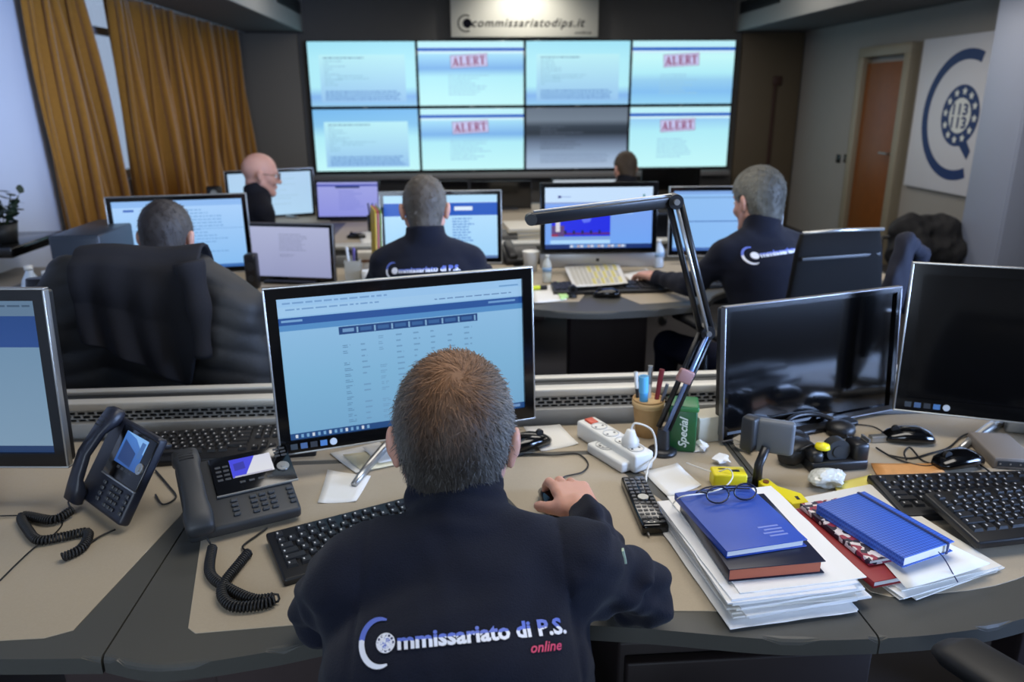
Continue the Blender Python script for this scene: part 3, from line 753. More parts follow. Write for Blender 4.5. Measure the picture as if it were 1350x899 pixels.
monitor(1.268, 1.50, .970, radians(-22), radians(-6), .565, .349, 'dark switched-off monitor with silver frame at the right edge', None, None, bez=.022, chin=.03, on=False, stickers=True)
# second row
it = [('r', 0, 0, 1, .09, c255(140, 184, 238)), ('r', .08, .12, .16, .15, c255(40, 90, 180)), ('r', 0, .42, 1, .425, c255(90, 140, 200))] + lines(.55, .14, .9, .8, 14, c255(112, 160, 214), r, (.3, .9), .3) + [('r', 0, .955, 1, 1, c255(60, 110, 180))]
monitor(-1.195, 3.305, .955, radians(8.7), radians(-1), .56, .34, 'lit monitor in front of the man in the jacket-draped chair', [(0, c255(170, 208, 250)), (1, c255(134, 188, 240))], it, bez=.018, chin=.022)
it = lines(.36, .14, .72, .50, 9, c255(120, 126, 160), r, (.7, 1), .3) + lines(.36, .55, .60, .62, 2, c255(120, 126, 160), r, (.5, .8), .3)
monitor(-.745, 3.30, .868, radians(-14), radians(-3), .40, .262, 'small older monitor with a pale lilac page, between two seated men', [(0, c255(184, 190, 224)), (1, c255(158, 164, 204))], it, bez=.012, chin=.026, frame=mat('dark_silver', (120, 120, 124), .35, .7), stand='ped', scr=screen_dim)
it = [('r', 0, 0, 1, .10, c255(176, 220, 250)), ('r', 0, .12, 1, .32, c255(24, 84, 188)), ('r', .62, .18, .78, .24, c255(220, 235, 252))] + lines(.6, .36, .8, .75, 9, c255(90, 140, 210), r, (.6, 1), .45) + [('r', 0, .96, 1, 1, c255(90, 120, 170))]
monitor(-.093, 3.387, .955, radians(0.1), radians(-4), .54, .325, 'lit monitor with a blue banner in front of the grey-cropped man', [(0, c255(184, 224, 252)), (1, c255(160, 210, 248))], it, bez=.016, chin=.02)
it = [('r', 0, 0, 1, .24, c255(196, 222, 250)), ('r', .12, .13, .15, .17, c255(60, 70, 140)), ('r', .15, .145, .24, .155, c255(120, 150, 210)), ('r', .91, .12, .93, .17, c255(60, 130, 140)), ('r', 0, .24, 1, .26, c255(130, 150, 200)),
      ('r', .06, .40, .61, .82, c255(24, 36, 226)), ('r', .06, .74, .61, .77, c255(90, 30, 110)), ('r', .06, .62, .18, .88, c255(90, 60, 120)), ('r', .10, .55, .14, .72, c255(214, 210, 220)), ('r', .06, .76, .12, .84, c255(150, 30, 70)), ('r', .06, .80, .61, .86, c255(120, 160, 220)), ('r', .05, .86, .61, .92, c255(170, 214, 250)),
      ('p', [(.32, .46), (.44, .46), (.42, .56), (.36, .58)], c255(90, 110, 240)), ('r', .62, .42, .82, .44, c255(150, 190, 246)), ('r', 0, .93, 1, 1, c255(10, 44, 110)), ('r', .23, .94, .76, .985, c255(130, 160, 210))]
for k in range(5): it.append(('r', .18 + k * .08, .70, .20 + k * .08, .76, c255(20, 20, 60)))
for k in range(16): it.append(('r', .24 + k * .032, .945, .26 + k * .032, .98, [c255(220, 226, 240), c255(90, 150, 220), c255(200, 170, 160)][k % 3]))
im = monitor(.613, 3.379, .988, radians(-1.5), radians(-5), .528, .315, 'silver all-in-one computer with a blue web page, on the second desk row', [(0, c255(190, 218, 250)), (.3, c255(120, 160, 236)), (1, c255(110, 164, 242))], it, bez=.018, chin=.018, frame=gloss, stand='none', cat='computer')
MB().box((0, .01, .055), (.528, .02, .07), bev=.006).build('chin', mat('satin_aluminium', (168, 166, 164), .35, .6), im)
MB().lathe([(.008, 0), (.008, .001), (0, .001)], 16, M=T(0, -.0005, .058) @ RX(radians(90))).build('logo', black, im)
MB().loft([((0, .05, .09), (.06, 0, 0), (0, .004, 0)), ((0, .06, .03), (.06, 0, 0), (0, .004, 0)), ((0, .05, .006), (.08, 0, 0), (0, .006, 0))], 16, 6).box((0, .0, .004), (.17, .16, .007), bev=.003).build('stand_base', mat('satin_aluminium', (168, 166, 164), .35, .6), im)
it = [('r', 0, 0, 1, .05, c255(120, 160, 220)), ('r', .08, .1, .95, .12, c255(110, 150, 200)), ('r', .08, .50, 1, .515, c255(50, 96, 170)), ('r', 0, .95, 1, 1, c255(60, 100, 170))]
monitor(1.238, 3.50, .945, radians(-2.5), radians(-6), .54, .325, 'lit pale blue monitor in front of the man on the right', [(0, c255(140, 186, 236)), (1, c255(134, 184, 240))], it, bez=.018, chin=.022)
# third row
it = lines(.3, .15, .9, .8, 10, c255(160, 196, 220), r, (.3, .9), .3)
monitor(-1.266, 5.22, .905, radians(21), radians(4), .57, .325, 'pale lit monitor behind the bald man with glasses', [(0, c255(176, 208, 238)), (1, c255(176, 212, 240))], it, bez=.016, chin=.016)
it = [('r', 0, .06, 1, .12, c255(70, 80, 180)), ('r', .3, .12, .7, .17, c255(20, 40, 90))] + lines(.35, .25, .85, .85, 8, c255(120, 130, 220), r, (.4, .9), .3)
monitor(-.743, 5.08, .875, radians(-3), radians(-5), .42, .255, 'small monitor with a violet-blue page, right of the bald man', [(0, c255(168, 172, 240)), (1, c255(150, 156, 238))], it, bez=.009, chin=.018, frame=gloss, stand='ped', scr=screen_dim)
for k, (px0, px1) in enumerate(((541, 618), (619, 701))):
    a_ = onY(px0, 239, 5.5); b_ = onY(px1, 239, 5.5)
    monitor((a_.x + b_.x) / 2, 5.5, a_.z - .165, 0, 0, b_.x - a_.x - .004, .33, ['black unlit monitor behind the grey-cropped man, left of a pair', 'black unlit monitor behind the grey-cropped man, right of a pair'][k], None, None, bez=.008, chin=.012, on=False, frame=black, stand='ped')
a_ = onY(727, 235, 6.0); b_ = onY(838, 235, 6.0)
monitor((a_.x + b_.x) / 2, 6.0, a_.z - .17, 0, 0, b_.x - a_.x, .34, 'lit monitor showing only its pale top edge behind the silver all-in-one computer', [(0, c255(180, 190, 200)), (1, c255(150, 170, 190))], [], bez=.01, chin=.016, frame=gloss, stand='ped')
a_ = onY(846, 222, 6.1); b_ = onY(924, 222, 6.1)
monitor((a_.x + b_.x) / 2, 6.1, a_.z - .18, 0, 0, b_.x - a_.x, .36, 'black unlit monitor right of the far man, below the video wall', None, None, bez=.008, chin=.012, on=False, frame=black, stand='ped')

# ================================================================== PEOPLE
def head_matrix(H, yaw, pitch, roll=0):
    return Matrix.Translation(H) @ RZ(yaw) @ RX(pitch) @ RY(roll)
def loc_pts(P, M):
    Mi = np.array(M.inverted(), np.float32); return P @ Mi[:3, :3].T + Mi[:3, 3]
def head_sdf(P, M, s=1.0):
    q = loc_pts(P, M) / s; x = np.abs(q[:, 0]); qs = np.stack([x, q[:, 1], q[:, 2]], 1)
    d = ell(q, (0, -.012, .030), (.074, .096, .088))
    d = smin(d, ell(q, (0, .022, -.035), (.056, .066, .078)), .03)
    d = smin(d, caps(qs, (.052, -.005, -.045), (.016, .064, -.096), .022, .02), .02)
    d = smin(d, caps(qs, (0, .072, -.098), (.008, .072, -.098), .017), .018)
    d = smin(d, caps(qs, (.006, .082, .026), (.042, .068, .026), .009), .012)
    d = smin(d, caps(qs, (.042, .062, -.03), (.05, .04, -.02), .016), .02)
    d = smax(d, -ell(qs, (.031, .100, .004), (.02, .020, .014)), .012)
    d = smin(d, caps(q, (0, .088, .010), (0, .108, -.030), .0075, .0115), .010)
    d = smin(d, caps(qs, (0, .098, -.034), (.012, .094, -.034), .007), .006)
    d = smin(d, caps(qs, (0, .091, -.056), (.016, .084, -.058), .006, .004), .006)
    d = smin(d, caps(qs, (0, .089, -.068), (.014, .083, -.067), .0065, .004), .006)
    # ear
    e = ell(qs, (.081, -.014, -.008), (.009, .017, .031)); e = smin(e, ell(qs, (.088, -.022, .004), (.007, .012, .022)), .008)
    e = smax(e, -ell(qs, (.092, -.008, -.004), (.006, .009, .016)), .004)
    d = smin(d, e, .007)
    return d * s
def hair_sdf(P, M, s=1.0, t=.010, front=1.0, nz=.002, low=0.0):
    q = loc_pts(P, M) / s; x = np.abs(q[:, 0])
    d = ell(q, (0, -.014, .032), (.074 + t, .096 + t, .089 + t))
    d = smin(d, ell(q, (0, -.045, -.045), (.055 + t * .4, .052 + t * .5, .07)), .03)
    d = d + nz * wav(q, 160, 6) 
    pl = -(q[:, 2] + .028 + low - 1.15 * (q[:, 1] + .012) * front)
    ear = .022 - np.sqrt(((q[:, 1] + .008) / 1.0) ** 2 + ((q[:, 2] + .012) / 1.5) ** 2)   # cut round the ear
    pl = smax(pl, np.where(x > .055, ear, -.03), .006)
    pl = smax(pl, -(q[:, 2] + .100), .006)
    return smax(d, pl, .006) * s
def norm(v): v = np.array(v, float); return v / np.linalg.norm(v)
def hand_sdf(P, W, f, up, ts, bend=(.35, .6, .5), spread=.06, sc=1.0, bends=None, thumb=(.55, -.15)):
    W = np.array(W, float); f = norm(f); up = np.array(up, float); up = norm(up - f * (up @ f)); s = np.cross(f, up)
    d = rbox(P, W + f * .052 * sc, (.038 * sc, .046 * sc, .0135 * sc), [s, f, up], .012 * sc)
    d = smin(d, caps(P, W - f * .03 * sc, W + f * .02 * sc, .024 * sc, .022 * sc), .015)
    for i, (o, L) in enumerate(((-.030, .070), (-.010, .080), (.010, .075), (.029, .058))):
        o2 = o * (-ts) * sc if ts > 0 else o * sc
        o2 = o * sc * (1 if ts < 0 else -1)
        p = W + f * .092 * sc + s * o2 + up * (.002 - .004 * (i == 3)); a = 0; rr = .0098 * sc * (1, 1.02, .98, .86)[i]
        dirs = f + s * (o2 * spread / .03)
        dirs = norm(dirs); b = bends[i] if bends else bend
        seg = (.45 * L, .3 * L, .25 * L)
        dd = caps(P, p - f * .02 * sc, p, rr * 1.05, rr * 1.08)
        for k in range(3):
            a += b[k]; v = dirs * cos(a) - up * sin(a); p2 = p + v * seg[k] * sc
            dd = smin(dd, caps(P, p, p2, rr * (1.06 - .1 * k), rr * (.98 - .1 * k)), .002); p = p2
        d = smin(d, dd, .004)
    b0 = W + f * .022 * sc + s * ts * .026 * sc - up * .004
    t1 = b0 + norm(f * .75 + s * ts * thumb[0] + up * thumb[1]) * .040 * sc
    t2 = t1 + norm(f * .9 + s * ts * thumb[0] * .6 + up * (thumb[1] - .1)) * .030 * sc
    t3 = t2 + norm(f * 1. + s * ts * thumb[0] * .1 + up * (thumb[1] - .2)) * .022 * sc
    d = smin(d, caps(P, b0, t1, .015 * sc, .012 * sc), .012); d = smin(d, caps(P, t1, t2, .0115 * sc, .0105 * sc), .003)
    return smin(d, caps(P, t2, t3, .0108 * sc, .008 * sc), .002)
def set_attr(o, cols):
    a = o.data.color_attributes.new('Col', 'FLOAT_COLOR', 'POINT')
    c = np.ones((len(o.data.vertices), 4), np.float32); c[:, :3] = cols; a.data.foreach_set('color', c.ravel())
def vco(o):
    v = np.zeros(len(o.data.vertices) * 3, np.float32); o.data.vertices.foreach_get('co', v); return v.reshape(-1, 3)

def person(label, J, rb=.006, rj=.007, hm=None, hs=1.0, bald=False, hair_cols=((70, 66, 62), (110, 106, 100)), fold=.004, hands=('L', 'R'), jm=None, group=None, hair_t=.010, fg=False, seedo=0, wid=1.0, hair_front=1.0):
    jm = jm or navy
    pel = np.array(J['P'], float)
    root = empty('person', (pel[0], pel[1], 0), J.get('yaw', 0), label, 'person', group)
    bpy.context.view_layer.update()
    side = np.array([cos(J.get('yaw', 0)), sin(J.get('yaw', 0)), 0])
    N = np.array(J['N'], float); SL, SR = np.array(J['SL'], float), np.array(J['SR'], float)
    EL, ER, WL, WR = [np.array(J[k], float) for k in ('EL', 'ER', 'WL', 'WR')]
    ch, wa = np.array(J['C'], float), np.array(J['W'], float)
    HMn = np.array(hm); nk = HMn[:3, 3] + HMn[:3, :3] @ np.array([0, -.030, -.055]) * hs
    hipL, hipR = pel - side * .085 * wid, pel + side * .085 * wid
    def torso(P, e):
        w = wid
        d = ecaps(P, pel, wa, side, (.165 * w + e, .115 + e), (.150 * w + e, .105 + e))
        d = smin(d, ecaps(P, wa, ch, side, (.150 * w + e, .105 + e), (.165 * w + e, .112 + e)), .04)
        up_ = N * .55 + ch * .45
        d = smin(d, ecaps(P, ch, up_, side, (.165 * w + e, .112 + e), (.150 * w + e, .082 + e)), .04)
        d = smin(d, caps(P, SL, SR, .050 + e), .05)
        for Sx in (SL, SR): d = smin(d, caps(P, N + (0, 0, .012), Sx + (0, 0, .012), .042 + e, .042 + e), .04)
        return d
    def arms(P, e, cut=0):
        d = None
        for Sx, E, Wx in ((SL, EL, WL), (SR, ER, WR)):
            a = caps(P, Sx, E, .048 + e, .040 + e)
            wl_ = Wx - (Wx - E) / np.linalg.norm(Wx - E) * cut
            b = caps(P, E, wl_, .040 + e, .026 + e * .9)
            a = smin(a, b, .015); d = a if d is None else np.minimum(d, a)
        return d
    def legs(P, e):
        d = None
        for h_, k, f in ((hipL, J['KL'], J['FL']), (hipR, J['KR'], J['FR'])):
            a = smin(caps(P, h_, k, .082 + e, .055 + e), caps(P, k, f, .052 + e, .036 + e), .02)
            d = a if d is None else smin(d, a, .02)
        return d
    kn = [np.array(J[k], float) for k in ('KL', 'KR', 'FL', 'FR')]
    def bodyf(P):
        d = head_sdf(P, hm, hs)
        d = smin(d, caps(P, N - (0, 0, .02), nk, .054, .052 * hs), .02)
        d = smin(d, torso(P, -.014), .03)
        d = smin(d, arms(P, -.012), .02)
        d = smin(d, legs(P, -.014), .02)
        for Wx, E, ts, kk in ((WL, EL, 1, 'HL'), (WR, ER, -1, 'HR')):
            fd = Wx - E; o = J.get(kk, {})
            d = smin(d, hand_sdf(P, Wx, o.get('f', fd), o.get('up', (0, 0, 1)), ts, sc=o.get('sc', 1.0), bends=o.get('bends'), bend=o.get('bend', (.3, .5, .4)), thumb=o.get('thumb', (.55, -.15)), spread=o.get('spread', .08)), .008)
        return d
    allp = np.array([N, SL, SR, EL, ER, WL, WR, pel, HMn[:3, 3]] + kn)
    ups = np.array([N, SL, SR, EL, ER, WL, WR, pel, HMn[:3, 3]])
    body = sdf_mesh(bodyf, allp.min(0) - .24, allp.max(0) + .24, rb, 'body', skin, root)
    vj = np.array([1.0, 1.0, 1.7], np.float32)
    def jacketf(P):
        e = 0.0
        t = torso(P, e); a = arms(P, .004, .008)
        a = a - fold * 1.5 * np.clip(wav(P * vj, 55, 5, 3), -.7, 1)
        d = smin(t, a, .022)
        # collar: soft standing ring
        cn = nk + (N - nk) * .25
        col = caps(P, N - (0, 0, .01), cn, .076, .070)
        cdir = norm(nk - N); cut = (P - cn.astype(np.float32)) @ cdir.astype(np.float32) - .012
        col = col - .0022 * np.sin(cut * 190 + 2.2 * np.sin((P[:, 0] - nk[0]) * 30)) if fg else col
        col = smax(col, cut, .006)
        d = smin(d, col, .012)
        d = d - fold * 1.05 * wav(P * np.array([1, 1, 1.5], np.float32), 24, 5, seedo) - fold * .35 * wav(P * vj, 60, 4, seedo + 2)
        d = smax(d, (pel[2] - .07) - P[:, 2], .01)
        if fg:
            for x0, sg in ((SL[0] + .018, 1), (SR[0] - .018, -1)):
                u = (P[:, 0] - (x0 + sg * .10 * (P[:, 2] - .86)))
                d = d + .0028 * np.exp(-(u / .0035) ** 2) * (P[:, 2] > .72)
        return d
    jk = sdf_mesh(jacketf, ups.min(0) - .22, ups.max(0) + .16, rj, 'jacket', jm, root)
    tr = sdf_mesh(lambda P: smin(legs(P, .002), ecaps(P, pel - (0, 0, .04), pel + (0, 0, .02), side, (.16 * wid, .12), (.16 * wid, .11)), .03) - .003 * wav(P, 30, 4, 1), allp.min(0) - .22, [allp.max(0)[0] + .22, allp.max(0)[1] + .22, pel[2] + .14], .011, 'trousers', denim, root)
    fwd = np.array([-side[1], side[0], 0])
    for f in (J['FL'], J['FR']):
        f = np.array(f, float)
        sh_ = MB(); cN = Vector((f[0], f[1], 0)); fv = Vector(fwd); sv = Vector(side)
        sh_.loft([(cN - fv * .07 + Vector((0, 0, .04)), sv * .03, Vector((0, 0, .038))), (cN + Vector((0, 0, .045)), sv * .042, Vector((0, 0, .044))), (cN + fv * .10 + Vector((0, 0, .03)), sv * .046, Vector((0, 0, .03))), (cN + fv * .19 + Vector((0, 0, .018)), sv * .03, Vector((0, 0, .017)))], 16, 2.4)
        o = sh_.build('shoe', black, root); o.matrix_parent_inverse = root.matrix_world.inverted()
    # eyes
    em = MB()
    for sx in (-1, 1): em.lathe([(0.0001, -.0115), (.008, -.0082), (.0115, 0), (.008, .0082), (.0001, .0115)], 12, c=(sx * .031, .0765, .003), M=hm @ Matrix.Scale(hs, 4))
    o = em.build('eyes', mat('eye_white', (220, 215, 208), .3), root); o.matrix_parent_inverse = root.matrix_world.inverted()
    if not bald:
        c = HMn[:3, 3]
        hair = sdf_mesh(lambda P: hair_sdf(P, hm, hs, hair_t, hair_front, .0022 if not fg else .0012), c - .17 * hs, c + .17 * hs, .0035 if not fg else .003, 'hair', attr_mat('hair_colour', .6, spec=.3), root)
        v = vco(hair); q = loc_pts(v, hm) / hs
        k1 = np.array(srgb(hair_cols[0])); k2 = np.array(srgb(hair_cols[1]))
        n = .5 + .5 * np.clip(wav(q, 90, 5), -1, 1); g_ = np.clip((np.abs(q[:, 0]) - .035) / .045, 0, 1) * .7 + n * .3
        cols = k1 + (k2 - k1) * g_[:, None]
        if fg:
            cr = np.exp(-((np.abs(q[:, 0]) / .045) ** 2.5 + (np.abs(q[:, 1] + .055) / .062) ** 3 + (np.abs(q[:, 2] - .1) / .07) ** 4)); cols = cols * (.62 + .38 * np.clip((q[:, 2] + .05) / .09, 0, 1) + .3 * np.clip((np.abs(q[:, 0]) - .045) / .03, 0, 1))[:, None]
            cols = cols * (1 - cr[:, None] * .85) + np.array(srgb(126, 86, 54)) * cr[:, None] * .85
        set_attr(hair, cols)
        # strands
        cnt = 11000 if fg else 1500
        me = hair.data; me.calc_loop_triangles()
        vn = np.zeros(len(v) * 3, np.float32); me.vertices.foreach_get('normal', vn); vn = vn.reshape(-1, 3)
        idx = rng.integers(0, len(v), cnt); root_p = v[idx] + rng.normal(size=(cnt, 3)) * .0015; nn = vn[idx]
        ql = q[idx]; Rm = HMn[:3, :3]
        wh = np.array([.008, -.062, .088])
        rad = ql - wh; rad[:, 2] *= .6
        sw_ = np.cross(np.array([0, -.5, .85]), rad); dl = rad / (np.linalg.norm(rad, axis=1)[:, None] + 1e-6) + sw_ / (np.linalg.norm(sw_, axis=1)[:, None] + 1e-6) * (.9 * np.exp(-np.linalg.norm(rad, axis=1) / .05))[:, None] + np.array([0, 0, -.25])
        dw = dl @ Rm.T + rng.normal(size=(cnt, 3)) * .28
        dw = dw - nn * np.sum(dw * nn, 1)[:, None]; dw /= np.linalg.norm(dw, axis=1)[:, None] + 1e-6
        Ls = (rng.uniform(.010, .022, cnt) if fg else rng.uniform(.008, .016, cnt)) * (1 - .35 * (ql[:, 2] < -.03))
        wd = np.cross(dw, nn) * (.00055 if fg else .0011)
        lift = rng.uniform(.12, .5, cnt)[:, None]
        p0 = root_p - nn * .001; p1 = root_p + dw * (Ls * .5)[:, None] + nn * lift * (Ls * .45)[:, None]; p2 = root_p + dw * Ls[:, None] + nn * lift * (Ls * .45)[:, None]
        V = np.stack([p0 - wd, p0 + wd, p1 - wd, p1 + wd, p2], 1).reshape(-1, 3)
        b = np.arange(cnt) * 5
        F_ = [(i, i + 1, i + 3, i + 2) for i in b] + [(i + 2, i + 3, i + 4) for i in b]
        me2 = bpy.data.meshes.new('hair_strands'); me2.from_pydata(V.tolist(), [], [tuple(int(a) for a in f) for f in F_]); me2.materials.append(attr_mat('hair_colour', .6, spec=.3))
        ho = bpy.data.objects.new('hair_strands', me2); COL.objects.link(ho); ho.parent = hair
        ho['kind'] = 'stuff'
        cs = cols[idx] * rng.uniform(.55, 1.55, (cnt, 1)); set_attr(ho, np.repeat(np.clip(cs, 0, 1), 5, axis=0))
    return root, jk

def bvh_of(o):
    me = o.data; M = o.matrix_world
    return BVHTree.FromPolygons([(M @ v.co)[:] for v in me.vertices], [tuple(p.vertices) for p in me.polygons])
def ray_hit(b, px, py):
    v = pixray(px, py).normalized(); h = b.ray_cast(CAM_C, v); return h[0], h[1]
def print_on(jk, b, O, U, Vv, Nn, pieces, name='back_print', off=.0022, step=.006):
    """flat lettering laid onto the cloth: pieces = [(pts2d, faces, colfn)] in metres along U (right) and V (up)"""
    bm = bmesh.new(); lay = bm.loops.layers.float_color.new('Col')
    for pts, fcs, cf in pieces:
        b2 = bmesh.new(); vs = [b2.verts.new((p[0], p[1], 0)) for p in pts]
        for f in fcs:
            try: b2.faces.new([vs[i] for i in f])
            except ValueError: pass
        bmesh.ops.triangulate(b2, faces=b2.faces[:])
        for it in range(4):
            lg = [e for e in b2.edges if e.calc_length() > step]
            if not lg: break
            bmesh.ops.subdivide_edges(b2, edges=lg, cuts=1, use_grid_fill=False); bmesh.ops.triangulate(b2, faces=[f for f in b2.faces if len(f.verts) > 3])
        m_ = {}
        for v in b2.verts:
            p = O + U * v.co.x + Vv * v.co.y
            h = b.ray_cast(p + Nn * .25, -Nn); q = h[0] + Nn * off if h[0] is not None else p
            m_[v] = (bm.verts.new(q), v.co.x, v.co.y)
        for f in b2.faces:
            try: nf = bm.faces.new([m_[v][0] for v in f.verts])
            except ValueError: continue
            cx = sum(v.co.x for v in f.verts) / 3; cy = sum(v.co.y for v in f.verts) / 3; c = cf(cx, cy)
            for l in nf.loops: l[lay] = tuple(c) + (1,)
        b2.free()
    me = bpy.data.meshes.new(name); bm.normal_update(); bm.to_mesh(me); bm.free(); me.materials.append(colored)
    o = bpy.data.objects.new(name, me); COL.objects.link(o); o.parent = jk; o.matrix_parent_inverse = jk.matrix_world.inverted(); return o
def disc2(cx, cy, r, n=28): return [(cx + r * cos(2 * pi * i / n), cy + r * sin(2 * pi * i / n)) for i in range(n)], [tuple(range(n))]
def crescent(cx, cy, R_, w, a0, a1, n=30):
    vs = []
    for i in range(n + 1):
        t = a0 + (a1 - a0) * i / n; k = sin(pi * (i / n)) ** .7
        ww = w * (.25 + .75 * k)
        for rr in (R_, R_ - ww): vs.append((cx + cos(t) * rr, cy + sin(t) * rr * 1.25))
    return vs, [(2 * i, 2 * i + 1, 2 * i + 3, 2 * i + 2) for i in range(n)]
BLU = srgb(92, 112, 196); WHT = srgb(226, 228, 236); PNK = srgb(206, 62, 100); NV = srgb(30, 40, 84)
def logo_pieces(L, full=True, txt='mmissariato di P.S.', shade=1):
    """L = length from the C's left to the end of the text"""
    k = L / .9; h = .066 * k
    two = lambda split: (lambda x, y: BLU if y > split else WHT)
    ps = []
    v, f = crescent(.083 * k, .035 * k, .083 * k, .024 * k, radians(62), radians(298)); ps.append((v, f, two(.05 * k)))
    v, f = disc2(.115 * k, .03 * k, .040 * k); ps.append((v, f, lambda x, y: WHT))
    if full:
        for j in range(12):
            a = 2 * pi * j / 12; v, f = disc2(.115 * k + .031 * k * cos(a), .03 * k + .031 * k * sin(a), .006 * k, 6); ps.append((v, f, lambda x, y: NV))
        v, f = disc2(.115 * k, .03 * k, .022 * k, 20); ps.append((v, f, lambda x, y: BLU))
        v, f = text_fit('113', .099 * k, .131 * k, .024 * k, .013 * k, bold=.03); ps.append((v, f, lambda x, y: WHT))
    v, f = text_fit(txt, .165 * k, .9 * k, 0, h, bold=.035, res=2); ps.append((v, f, two(.030 * k)))
    if full:
        v, f = text_fit('online', .72 * k, .86 * k, -.065 * k, .04 * k, bold=.012, shear=.35, res=2); ps.append((v, f, lambda x, y: PNK))
    return ps

# ---- the man in the foreground
V3 = lambda *a: np.array(a, float)
Jf = dict(P=(-.02, .64, .50), W=(-.02, .70, .66), C=(-.015, .80, .80), N=(-.012, .925, .925), SL=(-.165, .885, .885), SR=(.146, .88, .895),
          EL=(-.215, .955, .80), ER=(.245, .945, .802), WL=(-.055, 1.10, .793), WR=(.200, 1.185, .795),
          KL=(-.16, 1.08, .50), KR=(.13, 1.08, .50), FL=(-.18, 1.12, .08), FR=(.15, 1.12, .08),
          HR=dict(f=(-.12, 1, .06), up=(0.05, -.05, 1), bends=[(.25, .55, .5), (.25, .6, .5), (.35, .65, .5), (.45, .7, .5)], thumb=(.6, -.35), spread=.10, sc=.97),
          HL=dict(f=(.1, 1, -.02), bend=(.2, .4, .3)))
hmf = head_matrix((-.020, 1.03, 1.021), radians(-3), radians(-6), radians(1))
fgman, fjk = person('nearest man, seen from behind, with large blue and white print across his navy back', Jf, rb=.0038, rj=.005, hm=hmf, hs=1.03,
                    hair_cols=((44, 37, 30), (106, 104, 99)), fold=.0085, hair_t=.009, fg=True)
bf = bvh_of(fjk)
h0, n0 = ray_hit(bf, 473, 861); h1, n1 = ray_hit(bf, 747, 834)
if h0 is None: h0, h1 = Vector((-.18, .75, .8)), Vector((.06, .75, .8))
U = (h1 - h0); Lg = U.length; U.normalize()
hm_, nm_ = ray_hit(bf, 610, 840)
Nn = (CAM_C - (h0 + h1) / 2).normalized(); Nn = (Nn - U * Nn.dot(U)).normalized(); Vv = Nn.cross(U) ; Vv = Vv if Vv.z > 0 else -Vv
print_on(fjk, bf, h0, U, Vv, Nn, logo_pieces(Lg), step=.004)
# zip seam / hem piping on the collar and small flag tab on the sleeve
hq, nq = ray_hit(bf, 822, 733)
if hq is not None:
    fl = MB(); fl.box((0, 0, 0), (.008, .003, .02), mi=0); o = fl.build('sleeve_tab', mat('tab_green_white', (170, 190, 170), .6), fjk)
    o.matrix_parent_inverse = fjk.matrix_world.inverted(); o.location = hq + nq * .001; o.rotation_euler = nq.to_track_quat('-Y', 'Z').to_euler()

# ---- the others
def seated(x, y, z0, yaw, neck, head, pw=None, arms_=None, lean=.05, sw=.165, drop=.075):
    """joints of a seated figure: neck base and heading given in world; arms forward on the desk"""
    f = V3(-sin(yaw), cos(yaw), 0); s = V3(cos(yaw), sin(yaw), 0); N = V3(*neck)
    P_ = V3(N[0], N[1], .50) - f * (.10 + lean); C_ = N * .72 + P_ * .28; C_ = V3(C_[0], C_[1], N[2] - .13) - f * .0; W_ = V3(*(P_ * .62 + C_ * .38)); W_[2] = P_[2] + .14
    SL, SR = N - s * sw - V3(0, 0, drop), N + s * sw - V3(0, 0, drop)
    EL = SL - s * .05 + f * .10 + V3(0, 0, -.17); ER = SR + s * .05 + f * .10 + V3(0, 0, -.17)
    EL[2] = ER[2] = max(.785, min(EL[2], .80)); WL_ = EL + f * .22 + s * .06; WR_ = ER + f * .22 - s * .06; WL_[2] = WR_[2] = .79
    hl, hr = P_ - s * .09, P_ + s * .09
    J = dict(P=P_, W=W_, C=C_, N=N, SL=SL, SR=SR, EL=EL, ER=ER, WL=WL_, WR=WR_, KL=hl + f * .40 - s * .05, KR=hr + f * .40 + s * .05, yaw=yaw)
    J['FL'] = V3(J['KL'][0], J['KL'][1], .08) + f * .03; J['FR'] = V3(J['KR'][0], J['KR'][1], .08) + f * .03
    if arms_: J.update(arms_)
    return J
# middle man
JM = seated(0, 0, 0, 0, (-.128, 2.735, 1.005), None, arms_=dict(EL=(-.33, 2.86, .83), ER=(.09, 2.86, .83), WL=(-.25, 3.06, .795), WR=(-.02, 3.06, .795)), sw=.150)
mm, mj = person('man with cropped grey hair, seen from behind, before the blue-banner monitor in the second row', JM, hm=head_matrix((-.134, 2.785, 1.118), radians(2), radians(-12)), hs=.98, hair_cols=((70, 62, 54), (112, 108, 100)), hair_t=.006)
bM_ = bvh_of(mj); h0, _ = ray_hit(bM_, 509, 361); h1, _ = ray_hit(bM_, 607, 356)
if h0 is not None and h1 is not None:
    U = (h1 - h0); Lg = U.length; U.normalize(); Nn = (CAM_C - h0).normalized(); Nn = (Nn - U * Nn.dot(U)).normalized(); Vv = Nn.cross(U); Vv = Vv if Vv.z > 0 else -Vv
    print_on(mj, bM_, h0, U, Vv, Nn, logo_pieces(Lg, False), off=.003, step=.012)
